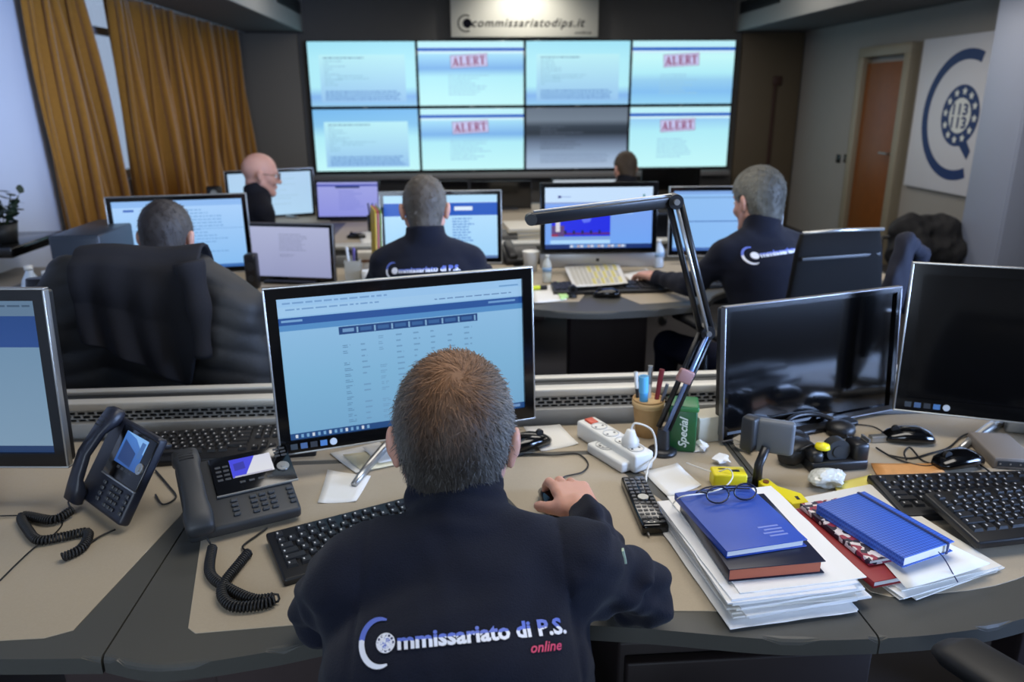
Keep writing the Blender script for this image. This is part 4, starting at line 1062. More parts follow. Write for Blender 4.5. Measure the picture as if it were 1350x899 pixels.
# right man, turned a little to the left
JR = seated(0, 0, 0, radians(14), (1.135, 2.80, 1.005), None, sw=.16, arms_=dict(EL=(.875, 2.80, .81), WL=(.795, 3.02, .795), ER=(1.32, 2.90, .86), WR=(1.16, 3.13, .80), KL=(.86, 3.02, .50), FL=(.86, 3.06, .08)))
rm, rj_ = person('man with fuller grey hair at the right, turned left, forearm on the desk', JR, hm=head_matrix((1.128, 2.862, 1.12), radians(22), radians(-12)), hs=1.0, hair_cols=((58, 56, 50), (118, 116, 106)), hair_t=.014)
bR = bvh_of(rj_); h0, _ = ray_hit(bR, 979, 343); h1, _ = ray_hit(bR, 1064, 330)
if h0 is not None:
    if h1 is None: h1 = h0 + Vector((.26, .02, .03))
    U = (h1 - h0); Lg = U.length; U.normalize(); Nn = (CAM_C - h0).normalized(); Nn = (Nn - U * Nn.dot(U)).normalized(); Vv = Nn.cross(U); Vv = Vv if Vv.z > 0 else -Vv
    print_on(rj_, bR, h0, U, Vv, Nn, logo_pieces(Lg, False), off=.003, step=.012)
# left man behind his chair
JL = seated(0, 0, 0, 0, (-.978, 2.54, .96), None, sw=.15, arms_=dict(EL=(-1.17, 2.64, .83), ER=(-.80, 2.64, .83), WL=(-1.10, 2.87, .80), WR=(-.86, 2.87, .80)), lean=-.03)
person('man with dark cropped hair whose head shows above the jacket-draped chair', JL, rb=.007, rj=.009, hm=head_matrix((-.976, 2.575, 1.066), radians(-2), radians(-12)), hs=1.0, hair_cols=((44, 38, 36), (82, 78, 74)), hair_t=.006)
# bald man with glasses, in profile facing right
yB = radians(-68)
JB = seated(0, 0, 0, yB, (-1.20, 4.63, .955), None, sw=.16, arms_={})
JB['EL'] = JB['SL'] + V3(.06, .06, -.24); JB['ER'] = JB['SR'] + V3(.06, -.02, -.24); JB['WL'] = JB['EL'] + V3(.2, .04, -.02); JB['WR'] = JB['ER'] + V3(.2, .06, -.02)
hmB = head_matrix((-1.182, 4.672, 1.083), yB + radians(0), radians(-10))
bman, bj = person('bald man with glasses in a black jacket, turned to the right, by the curtain', JB, rb=.0055, rj=.009, hm=hmB, hs=1.04, bald=True, jm=mat('black_fleece', (24, 24, 30), .85, spec=.2))
# his glasses
gl = empty('glasses', hmB @ Vector((0, .085, .004)), 0, 'dark-rimmed glasses worn by the bald man', 'glasses')
gl.rotation_euler = hmB.to_euler()
m = MB()
for sx in (-1, 1):
    m.tube([(sx * .034 + .025 * cos(t), .020 - .004 * abs(cos(t)), .018 * sin(t)) for t in [2 * pi * k / 18 for k in range(19)]], .0022, 6)
    m.tube([(sx * .059, .016, .006), (sx * .085, -.0, .006), (sx * .086, -.09, .004)], .002, 6)
m.tube([(-.010, .022, .004), (0, .026, .007), (.010, .022, .004)], .002, 6)
m.build('frame', mat('tortoise_brown', (52, 36, 24), .35), gl)
for sx in (-1, 1):
    MB().raw([(sx * .034 + .023 * cos(t), .019, .016 * sin(t)) for t in [2 * pi * k / 18 for k in range(18)]], [tuple(range(18))]).build('lens', glass, gl)
# far man, only the head above the monitors
JF = seated(0, 0, 0, radians(8), (1.146, 5.30, .925), None, sw=.15, arms_={})
JF['WL'] = JF['EL'] + V3(.05, .22, 0); JF['WR'] = JF['ER'] + V3(-.05, .22, 0)
person('farthest man, only the back of his brown cropped head showing below the video wall', JF, rb=.008, rj=.011, hm=head_matrix((1.146, 5.352, 1.03), radians(15), radians(-10)), hs=.95, hair_cols=((64, 52, 40), (92, 80, 68)), hair_t=.005, jm=mat('black_fleece', (24, 24, 30), .85, spec=.2))

# ================================================================== THINGS ON THE NEAR DESK
ZD = .7415
def rect_on(z, tl, tr, br, bl):
    A, B, C_, D = [onz(p[0], p[1], z) for p in (tl, tr, br, bl)]
    c = (A + B + C_ + D) / 4; u = (B - A) + (C_ - D)
    return c, atan2(u.y, u.x)
# ---- keyboards
key1 = None
keym = mat('key_black', (30, 30, 32), .45); legm = mat('key_legend', (190, 190, 190), .6)
def key_mesh(wd):
    m = MB(); w_, d_, h_ = wd / 2, .0078, .006
    t = .0022
    v = [(-w_, -d_, 0), (w_, -d_, 0), (w_, d_, 0), (-w_, d_, 0), (-w_ + t, -d_ + t, h_), (w_ - t, -d_ + t, h_), (w_ - t, d_ - t * .5, h_), (-w_ + t, d_ - t * .5, h_)]
    m.raw(v, [(4, 5, 6, 7), (0, 1, 5, 4), (1, 2, 6, 5), (2, 3, 7, 6), (3, 0, 4, 7)])
    x = -w_ + .0042
    m.raw([(x, -.001, h_ + .0001), (x + .0028, -.001, h_ + .0001), (x + .0028, .0035, h_ + .0001), (x, .0035, h_ + .0001)], [(0, 1, 2, 3)], mi=1)
    return m
_km = {}
def keyboard(loc, yaw, label, tilt=4, W_=.445, D_=.145, legend=True, stuff=False, body=None, pitch_x=0):
    e = empty('keyboard', loc, yaw, label, 'keyboard')
    R_ = RX(radians(tilt)) @ RY(radians(pitch_x))
    MB().box((0, 0, .010), (W_, D_, .016), M=R_, bev=.004, seg=3).build('case', body or black, e)
    U_ = .0190; y0 = D_ / 2 - .016
    rows = [(y0, [(x, 1) for x in [0, 2, 3, 4, 5, 6.5, 7.5, 8.5, 9.5, 11, 12, 13, 14]] + [(15.3 + k, 1) for k in range(3)]),
            (y0 - U_ * 1.15, [(k, 1) for k in range(13)] + [(13.5, 2)] + [(15.3 + k, 1) for k in range(3)] + [(18.6 + k, 1) for k in range(4)]),
            (y0 - U_ * 2.15, [(.25, 1.5)] + [(1.5 + k, 1) for k in range(12)] + [(13.75, 1.5)] + [(15.3 + k, 1) for k in range(3)] + [(18.6 + k, 1) for k in range(4)]),
            (y0 - U_ * 3.15, [(.375, 1.75)] + [(1.75 + k, 1) for k in range(11)] + [(13.4, 2.2)] + [(18.6 + k, 1) for k in range(4)]),
            (y0 - U_ * 4.15, [(.6, 2.2)] + [(2.25 + k, 1) for k in range(10)] + [(13.1, 2.7)] + [(16.3, 1)] + [(18.6 + k, 1) for k in range(4)]),
            (y0 - U_ * 5.15, [(.1, 1.2), (1.4, 1.2), (2.7, 1.2), (6.5, 6), (10.4, 1.2), (11.7, 1.2), (13.9, 1.2)] + [(15.3 + k, 1) for k in range(3)] + [(19.1, 2), (20.6, 1), (21.6, 1)])]
    k0 = (W_ - .016) / (22.7 * U_)
    joined = MB() if stuff else None
    for y, ks in rows:
        for x, wd in ks:
            xx = -W_ / 2 + .010 + (x + .5) * U_ * k0
            Mk = R_ @ T(xx, y * .93, .0175)
            w2 = (wd * U_ - .0035) * k0
            if stuff: joined.box((0, 0, .0025), (w2, .0145, .005), M=Mk)
            else:
                kk = round(w2, 4)
                if kk not in _km: _km[kk] = key_mesh(kk).build('key', [keym, legm], e); o = _km[kk]; o.matrix_local = Mk; continue
                share(_km[kk], 'key', e, Mk)
    if stuff: joined.build('keys', keym, e, kind='stuff')
    return e
c, a = rect_on(.765, (355, 698), (520, 655), (545, 700), (367, 758))
A_ = onz(361, 728, .765); ya = radians(24.5)
keyboard((A_.x + .2225 * cos(ya), A_.y + .2225 * sin(ya), ZD), ya, 'black keyboard in front of the nearest man, left of his arm')
B_ = onz(364, 577, .765); ya = radians(4.5)
keyboard((B_.x - .13 * cos(ya), B_.y - .13 * sin(ya) + .012, ZD), ya, 'black keyboard at the rear of the desk, behind the two telephones')
C1 = onz(1180, 652, .765); ya = radians(-1)
keyboard((C1.x + .21, C1.y + .01, ZD), ya, 'black keyboard at the right, lying underneath another keyboard')
C2 = onz(1250, 678, .785); ya = radians(6)
keyboard((C2.x + .225 * cos(ya), C2.y + .225 * sin(ya), ZD + .022), ya, 'black keyboard at the right edge, lying on top of another keyboard', tilt=7)
# ---- mice
def mouse(p, yaw, label, cord=None, m_=None, z=ZD, s=1):
    e = empty('computer_mouse', (p[0], p[1], z), yaw, label, 'mouse')
    MB().loft([((0, -.055 * s, .008), (.012, 0, 0), (0, 0, .006)), ((0, -.045 * s, .014), (.025, 0, 0), (0, 0, .013)), ((0, -.02 * s, .018), (.031, 0, 0), (0, 0, .0175)), ((0, .015 * s, .0165), (.030, 0, 0), (0, 0, .016)), ((0, .042 * s, .012), (.026, 0, 0), (0, 0, .0115)), ((0, .055 * s, .008), (.015, 0, 0), (0, 0, .007))], 20, 2.4).build('shell', m_ or gloss, e)
    MB().cyl((-.004, .03, .0285), (.004, .03, .0285), .009, n=14).build('scroll_wheel', rubber, e)
    if cord:
        o = MB().tube(curve3(cord, 8), .0017, 6).build('cord', rubber, e); o.matrix_parent_inverse = (Matrix.Translation((p[0], p[1], z)) @ RZ(yaw)).inverted()
    return e
def curve3(pts, n=6):
    P = [Vector(p) for p in pts]; out = []
    for i in range(len(P) - 1):
        p0 = P[max(i - 1, 0)]; p1 = P[i]; p2 = P[i + 1]; p3 = P[min(i + 2, len(P) - 1)]
        for k in range(n):
            t = k / n; out.append(.5 * ((2 * p1) + (p2 - p0) * t + (2 * p0 - 5 * p1 + 4 * p2 - p3) * t * t + (3 * p1 - p0 - 3 * p2 + p3) * t ** 3))
    out.append(P[-1]); return out
D = lambda px, py, z=ZD + .003: onz(px, py, z)
mouse((.168, 1.305), radians(8), 'black computer mouse under the hand of the nearest man', [D(738, 634), D(745, 628), D(768, 622), D(775, 610), D(760, 598), D(730, 600), D(700, 598)])
q = D(697, 588); mouse((q.x, q.y), radians(-60), 'black computer mouse behind the ear of the nearest man, beside the lit monitor', [D(676, 598), D(660, 610), D(640, 618)])
q = D(1197, 580); mouse((q.x, q.y), radians(75), 'black computer mouse lying near the foot of the right-edge monitor', [D(1168, 572), D(1150, 562), D(1120, 560), D(1090, 568)])
q = D(1262, 612); mouse((q.x, q.y), radians(100), 'black computer mouse behind the two stacked keyboards', [D(1290, 612), D(1300, 618), D(1312, 628)])
# ---- telephones
def coil_cord(pts, lead0, lead1, e, inv, name='coiled_cord', R0=.0072, turns_per_m=190):
    P = curve3(pts, 24); L = [0]
    for i in range(1, len(P)): L.append(L[-1] + (P[i] - P[i - 1]).length)
    tot = L[-1]; n = int(tot * turns_per_m * 8); out = []
    u = None
    for i in range(n + 1):
        s_ = tot * i / n; j = max(1, next((k for k in range(1, len(L)) if L[k] >= s_), len(L) - 1))
        t = (s_ - L[j - 1]) / max(1e-9, L[j] - L[j - 1]); p = P[j - 1].lerp(P[j], t); d = (P[j] - P[j - 1]).normalized()
        up_ = Vector((0, 0, 1)); sd = d.cross(up_)
        sd = sd.normalized() if sd.length > .1 else Vector((1, 0, 0)); nn = sd.cross(d)
        a_ = 2 * pi * i / 8; out.append(p + sd * cos(a_) * R0 + nn * sin(a_) * R0)
    m = MB(); m.tube(out, .0021, 5); 
    m.tube(curve3(lead0, 6), .0018, 6); m.tube(curve3(lead1, 6), .0018, 6)
    o = m.build(name, rubber, e); o.matrix_parent_inverse = inv
    return o
def phone(M, label, scr_items, bgc, kind, m_body):
    e = empty('telephone', (0, 0, 0), 0, label, 'telephone', M=M)
    # local: x right, y away (up the panel), z out of the panel; w .24, h .19, origin at the bottom centre
    b = MB(); b.box((.0, .095, -.014), (.20, .19, .026), bev=.008, seg=3).build('body', m_body, e)
    f_ = MB().box((.036, .128, .001), (.150, .108, .004), bev=.002).build('face_plate', gloss, e)
    MB().box((.036, .073, .0028), (.150, .003, .003)).build('trim_line', silver, f_)
    sk = (.096, .068) if kind else (.078, .052)  # steep phone's larger lit display also takes in a pale blue reflection
    s_ = screen_mb(*sk, bgc, scr_items).build('screen', screen_on, e); s_.matrix_local = T(.036 if not kind else .034, .140, .0036) @ RX(radians(-90))
    kb = None
    kmsh = None
    def key(x, y, w_=.012, d_=.0075):
        nonlocal kmsh
        if kmsh is None: kmsh = MB().box((0, 0, .0015), (.0125, .0078, .004), bev=.0015, seg=1).build('key', [mat('phone_key', (52, 54, 56), .45)], e); kmsh.matrix_local = T(x, y, .0)
        else: share(kmsh, 'key', e, T(x, y, 0))
    for r_ in range(4):
        for c_ in range(3): key(.022 + c_ * .017, .058 - r_ * .013)
        key(-.012, .058 - r_ * .012); key(.090, .058 - r_ * .012)
    for r_ in range(4 if not kind else 0):
        for c_ in range(2):
            key(-.026 + c_ * .014, .152 - r_ * .012); 
            if r_ < 3: key(.088 + c_ * .013, .172 - r_ * .010)
    for c_ in range(4): key(.012 + c_ * .017, .100)
    MB().cyl((.092, .118, 0), (.092, .118, .006), .012, n=20).cyl((.092, .118, .005), (.092, .118, .0075), .005, n=16).build('navigation_ring', silver, e)
    # handset along the left edge
    hx = -.078
    h = MB(); h.loft([((hx, -.012, .010), (.018, 0, 0), (0, 0, .008)), ((hx, -.008, .012), (.024, 0, 0), (0, 0, .016)), ((hx, .020, .016), (.026, 0, 0), (0, .003, .018)), ((hx, .045, .028), (.021, 0, 0), (0, .004, .011)), ((hx, .095, .036), (.020, 0, 0), (0, 0, .010)), ((hx, .145, .028), (.021, 0, 0), (0, -.004, .011)), ((hx, .172, .016), (.026, 0, 0), (0, -.003, .018)), ((hx, .200, .012), (.024, 0, 0), (0, 0, .016)), ((hx, .206, .010), (.016, 0, 0), (0, 0, .008))], 20, 3.0)
    ho = h.build('handset', m_body, e)
    for k in range(4): MB().box((hx, .160 + k * .009, .0355 - k * .0022), (.026, .003, .002)).build('speaker_slot', black, ho)
    # folding foot behind the panel
    MB().box((.0, .165, -.035), (.12, .012, .06), bev=.003, rot=RX(radians(20))).build('foot', black, e)
    return e
blueS = [('p', [(0, 0), (.62, 0), (.30, 1), (0, 1)], c255(60, 64, 214)), ('p', [(.08, .25), (.34, .2), (.34, .6), (.08, .65)], c255(44, 48, 160)), ('r', .05, .93, .95, 1, c255(170, 170, 190))]
qc = onz(326, 693, ZD + .02)
Mc = T(qc.x, qc.y, ZD + .030) @ RZ(radians(24)) @ RX(radians(17))
phone(Mc, 'grey desk telephone with a blue and white display, left of the nearest man', blueS, [(0, c255(208, 210, 224)), (1, c255(214, 216, 222))], 0, dark)
inv = Mc.inverted()
def Dz(px, py, z): return onz(px, py, z)
coil_cord([Dz(280, 722, .75), Dz(277, 755, .75), Dz(300, 775, .75), Dz(335, 790, .75), Dz(362, 788, .752), Dz(345, 797, .75), Dz(305, 798, .75), Dz(293, 775, .752), Dz(318, 740, .75), Dz(328, 728, .75)],
          [Dz(272, 708, .76), Dz(277, 716, .75), Dz(280, 722, .75)], [Dz(328, 728, .75), Dz(320, 720, .745), Dz(338, 706, .745), Dz(352, 696, .745)], bpy.data.objects['telephone'], inv)
Ml = T(-.640, 1.190, ZD + .020) @ RZ(radians(-40)) @ RX(radians(52))
qa, qb = onz(98, 657, ZD + .01), onz(160, 704, ZD + .01)
Ml = T((qa.x + qb.x) / 2, (qa.y + qb.y) / 2, ZD + .022) @ RZ(atan2(qb.y - qa.y, qb.x - qa.x)) @ RX(radians(55)) @ Matrix.Scale(.9, 4)
print('phoneL', (qb - qa).length, atan2(qb.y - qa.y, qb.x - qa.x))
dsc = [('p', [(0, 0), (1, 0), (1, .45), (.5, .1)], c255(120, 170, 226)), ('p', [(.1, .25), (.7, .5), (.7, .95), (.1, .9)], c255(26, 52, 104)), ('r', .78, .1, .95, .6, c255(60, 100, 160))]
ph2 = phone(Ml, 'dark blue-black desk telephone standing steeply, left of the grey telephone', dsc, [(0, c255(64, 116, 190)), (1, c255(40, 80, 150))], 1, mat('blue_black_plastic', (26, 29, 40), .4))
inv = Ml.inverted()
coil_cord([Dz(143, 676, .75), Dz(120, 664, .75), Dz(95, 672, .755), Dz(70, 685, .752), Dz(30, 680, .75), Dz(38, 700, .75), Dz(52, 712, .75), Dz(80, 708, .75), Dz(115, 702, .75), Dz(108, 722, .75), Dz(82, 735, .75)][2:],
          [Dz(95, 655, .76), Dz(90, 662, .75), Dz(95, 672, .755)], [Dz(82, 735, .75), Dz(100, 728, .745), Dz(130, 708, .745), Dz(152, 698, .745)], ph2, inv)
# ---- cables lying on the desk
def cable(pts, label, r_=.0018, m_=None, name='cable', group=None):
    o = MB().tube(curve3(pts, 8), r_, 6).build(name, m_ or rubber); return tag(o, label, 'cable', group)
cable([D(0, 765), D(20, 745), D(45, 722), D(62, 712), D(82, 690, .742), D(60, 680), D(0, 680)], 'thin black cable looping along the left edge of the desk', .0014)
cable([D(205, 620), D(222, 640), D(232, 655), D(215, 665), D(205, 652)], 'short black cable behind the blue-black telephone', .002)
cable([D(1172, 600), D(1200, 604), D(1225, 598), D(1250, 590), D(1268, 575), D(1282, 570)], 'black cable curling before the foot of the right-edge monitor', .002)
cable([D(1155, 590), D(1180, 604), D(1215, 614), D(1240, 612)], 'black cable running from the headset to the mouse behind the stacked keyboards', .002)
cable([D(1195, 606), D(1192, 596), D(1200, 590), D(1215, 606), D(1232, 612)], 'looped black cable right of the orange card', .0018)
cable([D(668, 612), D(676, 603), D(690, 598)], 'short black cable under the lit monitor', .0018)
wc = mat('white_cable', (222, 220, 212), .5)

# ---- loose papers
def sheet(q, label, z=ZD, m_=None, name='paper_sheet', curl=.003, n=6, cat='paper', th=.0006):
    A, B, C_, Dd = [onz(p[0], p[1], z) for p in q]
    vs = []
    for j in range(n + 1):
        for i in range(n + 1):
            u, v = i / n, j / n; p = (A * (1 - u) + B * u) * (1 - v) + (Dd * (1 - u) + C_ * u) * v
            vs.append((p.x, p.y, z + curl * (abs(u - .5) * 2) ** 3 * (abs(v - .4) * 1.6) ** 2))
    fs = [(j * (n + 1) + i, (j + 1) * (n + 1) + i, (j + 1) * (n + 1) + i + 1, j * (n + 1) + i + 1) for j in range(n) for i in range(n)]
    m = MB(); m.raw(vs, fs, smooth=True); o = m.build(name, m_ or paper); md = o.modifiers.new('thick', 'SOLIDIFY'); md.thickness = th; md.offset = 1
    return tag(o, label, cat)
sheet([(432, 620), (489, 628), (470, 662), (419, 664)], 'small white note on the desk, between keyboard and telephone')
sheet([(690, 563), (738, 560), (763, 586), (713, 596)], 'white note sheet left of the power strips')
sheet([(848, 622), (893, 611), (925, 641), (880, 656)], 'white note sheet between the remote control and the yellow box')
sheet([(435, 598), (500, 583), (522, 600), (470, 625)], 'white paper under the lit monitor, lowest of a small pile', z=.7425)
sheet([(452, 600), (540, 588), (552, 606), (478, 622)], 'cream paper on the small pile beneath the lit monitor', z=.745, m_=mat('cream_paper', (214, 206, 176), .8))
sheet([(478, 590), (530, 582), (560, 596), (500, 612)], 'printed white paper on top of the pile beneath the lit monitor', z=.748)
sheet([(1098, 640), (1148, 628), (1166, 648), (1112, 662)], 'pale yellow sticky notes right of the plastic bag', m_=mat('sticky_yellow', (226, 212, 110), .8), z=.743, name='sticky_note', th=.004)
oc = sheet([(1148, 612), (1235, 612), (1245, 624), (1156, 628)], 'orange card with red print behind the stacked keyboards', m_=mat('orange_card', (206, 146, 84), .7, noise=.2, nscale=60), z=.743, name='card', th=.002)
# ---- power strips
def strip(pa, pb, w_, h_, n, label, switch=True, z=ZD, plug=None):
    A, B = onz(*pa, z + h_), onz(*pb, z + h_); L = (B - A).length; yaw = atan2(B.y - A.y, B.x - A.x); c = (A + B) / 2
    e = empty('power_strip', (c.x, c.y, z), yaw, label, 'power strip')
    MB().box((0, 0, h_ / 2), (L, w_, h_), bev=.006, seg=3).build('body', white, e)
    soc = None; x0 = -L / 2 + (.055 if switch else .03); x1 = L / 2 - (.03 if switch else .085)
    for k in range(n):
        x = x0 + (x1 - x0) * k / max(1, n - 1)
        m = MB(); m.lathe([(.0185, 0), (.0185, .0022), (.0165, .0022), (.016, .0003), (0, .0003)], 24); s_ = m.build('socket', mat('socket_grey', (190, 190, 188), .5), e); s_.location = (x, 0, h_ - .0004)
        for sy in (-1, 1): MB().cyl((0, sy * .0095, .0004), (0, sy * .0095, .0012), .0026, n=10).build('socket_hole', black, s_)
    if switch: MB().box((-L / 2 + .024, 0, h_ + .001), (.028, .022, .006), bev=.002, rot=RY(radians(4))).build('switch', mat('red_switch', (200, 70, 40), .3), e)
    return e, x0, x1, yaw, c
e1, x0_, x1_, yw, cc = strip((772, 551), (850, 598), .052, .042, 4, 'white power strip with red switch and four sockets')
e2 = strip((785, 580), (832, 608), .050, .024, 2, 'smaller white power strip in front of the one with the red switch', switch=False)
pl_ = empty('plug', cc + Vector((cos(yw) * (x1_ - .02), sin(yw) * (x1_ - .02), ZD + .0425 - cc.z)), yw, 'white plug in the far socket of the power strip with the red switch', 'plug')
MB().lathe([(.019, 0), (.019, .012), (.014, .02), (.009, .034), (.004, .036)], 20).build('body', white, pl_)
t0 = pl_.location
o = MB().tube(curve3([(t0.x, t0.y, t0.z + .033), (t0.x + .01, t0.y, t0.z + .05), (t0.x + .045, t0.y - .01, t0.z + .035), (t0.x + .05, t0.y - .03, t0.z - .01), D(855, 615, .76), D(852, 640, .745), D(864, 670, .745), D(880, 690, .744)], 8), .0022, 6).build('cord', wc, pl_)
o.matrix_parent_inverse = (Matrix.Translation(pl_.location) @ RZ(yw)).inverted()
# ---- remote control and pen
A, B = onz(834, 628, .76), onz(865, 694, .76); c = (A + B) / 2
rc = empty('remote_control', (c.x, c.y, ZD), atan2(B.y - A.y, B.x - A.x) + pi / 2, 'long black television remote control lying beside the paper stack', 'remote control')
L = (B - A).length
MB().box((0, 0, .0105), (.050, L, .020), bev=.006, seg=3).build('body', gloss, rc)
kk = None
for j in range(13):
    for i in range(4):
        if 5 <= j <= 6 and i in (1, 2): continue
        M_ = T(-.0165 + i * .011, L / 2 - .016 - j * .0135, .0208)
        if kk is None: kk = MB().box((0, 0, 0), (.0082, .0062, .003), bev=.001, seg=1).build('key', mat('remote_key', (88, 88, 90), .5), rc); kk.matrix_local = M_
        else: share(kk, 'key', rc, M_)
MB().cyl((0, .005, .020), (0, .005, .0235), .0105, n=18).build('round_key', silver, rc)
MB().box((0, -L / 2 + .012, .0208), (.034, .004, .001)).build('badge', silver, rc)
A, B = onz(827, 648, .747), onz(856, 706, .747)
pn = empty('ballpoint_pen', ((A.x + B.x) / 2, (A.y + B.y) / 2, ZD + .005), atan2(B.y - A.y, B.x - A.x), 'blue and silver ballpoint pen alongside the remote control', 'pen')
L = (B - A).length
MB().cyl((-L / 2, 0, 0), (L / 2 - .03, 0, 0), .0042, n=12).build('barrel', mat('pen_blue', (58, 88, 140), .3), pn)
MB().cyl((L / 2 - .03, 0, 0), (L / 2 - .01, 0, 0), .0044, .003, n=12).cyl((L / 2 - .01, 0, 0), (L / 2, 0, 0), .003, .001, n=10).build('tip', silver, pn)
MB().box((-L / 2 + .03, 0, .006), (.045, .003, .0015)).build('clip', silver, pn)

# ---- microphone arm
ma = empty('microphone_arm', tuple(onz(873, 597)[:2]) + (.74,), 0, 'black jointed microphone arm rising from the desk and reaching over the far computer', 'microphone arm')
base = onz(873, 597); J1 = onY(931, 437, 1.53); J2 = onY(889, 265, 1.51); J3 = onY(700, 289, 1.40)
J0 = Vector((base.x, base.y, .80))
wp = lambda o: setattr(o, 'matrix_parent_inverse', Matrix.Translation(ma.location).inverted())
def twin(a, b, gap, th, name, wdt=.010):
    d = (b - a).normalized(); s_ = d.cross(Vector((0, 1, 0))).normalized()
    m = MB()
    for k in (-1, 1): m.tube([a + s_ * gap * k, b + s_ * gap * k], th, 8)
    o = m.build(name, mat('satin_black', (14, 14, 15), .38), ma); wp(o); return o
lo_ = twin(J0, J1, .012, .0065, 'lower_arm'); up_ = twin(J1, J2, .012, .0065, 'upper_arm')
wp(MB().tube([J0 + Vector((0, -.012, 0)), J1 + Vector((0, -.012, 0))], .005, 8).build('lower_spring', mat('blue_steel', (120, 140, 180), .35, .8), ma))
wp(MB().tube([J1 + Vector((0, -.012, 0)), J2 + Vector((0, -.012, 0))], .004, 8).build('upper_spring', silver, ma))
d = (J3 - J2); Rm_ = Vector((1, 0, 0)).rotation_difference(d).to_matrix().to_4x4()
wp(MB().box((0, 0, 0), (d.length, .012, .024), M=T(*((J2 + J3) / 2)) @ Rm_, bev=.003).build('boom', mat('satin_black', (14, 14, 15), .38), ma))
wp(MB().box((0, -.004, .013), (d.length * .96, .004, .003), M=T(*((J2 + J3) / 2)) @ Rm_).build('boom_edge', silver, ma))
for p, nm in ((J1, 'elbow_joint'), (J2, 'upper_joint')):
    wp(MB().cyl(p + Vector((0, -.016, 0)), p + Vector((0, .016, 0)), .015, n=20).build(nm, black, ma)); wp(MB().cyl(p + Vector((0, -.022, 0)), p + Vector((0, -.016, 0)), .006, n=12).build('knob', silver, ma))
wp(MB().cyl((base.x, base.y, .7405), (base.x, base.y, .80), .017, .013, n=20).build('base_post', black, ma))
wp(MB().lathe([(.032, 0), (.032, .008), (.02, .014), (0, .014)], 24, c=(base.x, base.y, .7405)).build('base_plate', black, ma))
wp(MB().cyl(J3 - Vector((0, .01, 0)), J3 + Vector((0, .012, 0)), .011, n=14).build('end_joint', black, ma))
wp(MB().box(tuple((J0 * .42 + J1 * .58) + Vector((-.012, -.02, 0))), (.035, .012, .03), bev=.004, rot=RY(.4)).build('clip', mat('rusty_pink', (150, 110, 104), .6), ma))
# ---- pen cup, pens, marker
cu = onz(862, 585); CUP = Vector((cu.x - .005, cu.y + .05, ZD))
cup = empty('pen_cup', CUP, 0, 'tan wooden pen cup behind the microphone arm', 'cup')
MB().lathe([(.026, 0), (.031, .04), (.036, .09), (.037, .092), (.033, .092), (.028, .04), (.022, .006), (0, .006)], 28).build('vessel', mat('tan_wood', (180, 142, 92), .6, noise=.15, nscale=30), cup)
MB().lathe([(.0372, .074), (.0378, .082), (.0372, .088)], 28).build('rim_band', mat('tan_wood_light', (206, 172, 120), .6), cup)
def stick(p, q, r_, m_, name, label, cat, cap=None, group=None):
    e = empty(name, p, 0, label, cat, group); p, q = Vector(p), Vector(q); d = q - p
    MB().cyl((0, 0, 0), d, r_, n=12).build('barrel', m_, e)
    if cap: MB().cyl(d * .72, d * 1.0, r_ * 1.12, n=12).build('cap', cap, e)
    return e
c0 = CUP + Vector((0, 0, .008))
stick(c0 + Vector((-.008, -.004, 0)), CUP + Vector((-.016, -.008, .150)), .010, mat('marker_blue', (74, 160, 214), .4), 'marker', 'thick light blue marker in the tan pen cup', 'marker', mat('marker_cap', (100, 184, 230), .4))
stick(c0 + Vector((.004, .006, 0)), CUP + Vector((.006, .020, .165)), .005, white, 'pen', 'white pen in the tan pen cup, behind the blue marker', 'pen', silver)
stick(c0 + Vector((.010, .000, 0)), CUP + Vector((.030, .006, .160)), .0055, mat('pen_dark_red', (122, 30, 36), .4), 'pen', 'dark red pen leaning right in the tan pen cup', 'pen', mat('pen_dark_red', (122, 30, 36), .4))
stick(c0 + Vector((.010, -.010, 0)), CUP + Vector((.036, -.024, .135)), .004, mat('scissor_grey', (120, 120, 128), .3, .7), 'pen', 'grey metal pen leaning over the rim of the tan pen cup', 'pen')
stick(c0 + Vector((-.014, .008, 0)), CUP + Vector((-.028, .022, .15)), .004, mat('pen_black', (24, 24, 28), .4), 'pen', 'black pen at the back left of the tan pen cup', 'pen', white)
# ---- green tin with white script
gt = onz(900, 598); 
tin = empty('green_tin', (gt.x + .005, gt.y + .035, ZD), radians(-14), 'dark green tin box with white script, right of the microphone arm', 'box')
gm_ = mat('green_tin_paint', (30, 84, 44), .35, noise=.1, nscale=30)
MB().box((0, 0, .05), (.062, .062, .10), bev=.004).build('body', gm_, tin); MB().box((0, 0, .104), (.067, .067, .014), bev=.004).build('lid', mat('green_tin_lid', (40, 108, 56), .35), tin)
v2, f = text_fit('Special', 0, .075, 0, .018, bold=.02, shear=.35)
m = MB(); m.raw([(-.018 + (.028 - y) * 1 - 0.0, -.0316, .012 + x) for x, y in v2], f); m.build('script_lettering', mat('tin_white', (214, 220, 206), .5), tin)
# leaning phone/box white behind tin
sb = onz(935, 590); e = empty('carton', (sb.x + .01, sb.y + .05, ZD), radians(10), 'small pale carton between the green tin and the dark monitor', 'box')
MB().box((0, 0, .03), (.07, .05, .06), bev=.002).build('box', mat('pale_carton', (196, 190, 172), .8), e); MB().box((0, 0, .061), (.072, .052, .003)).build('lid', mat('pale_carton', (196, 190, 172), .8), e)
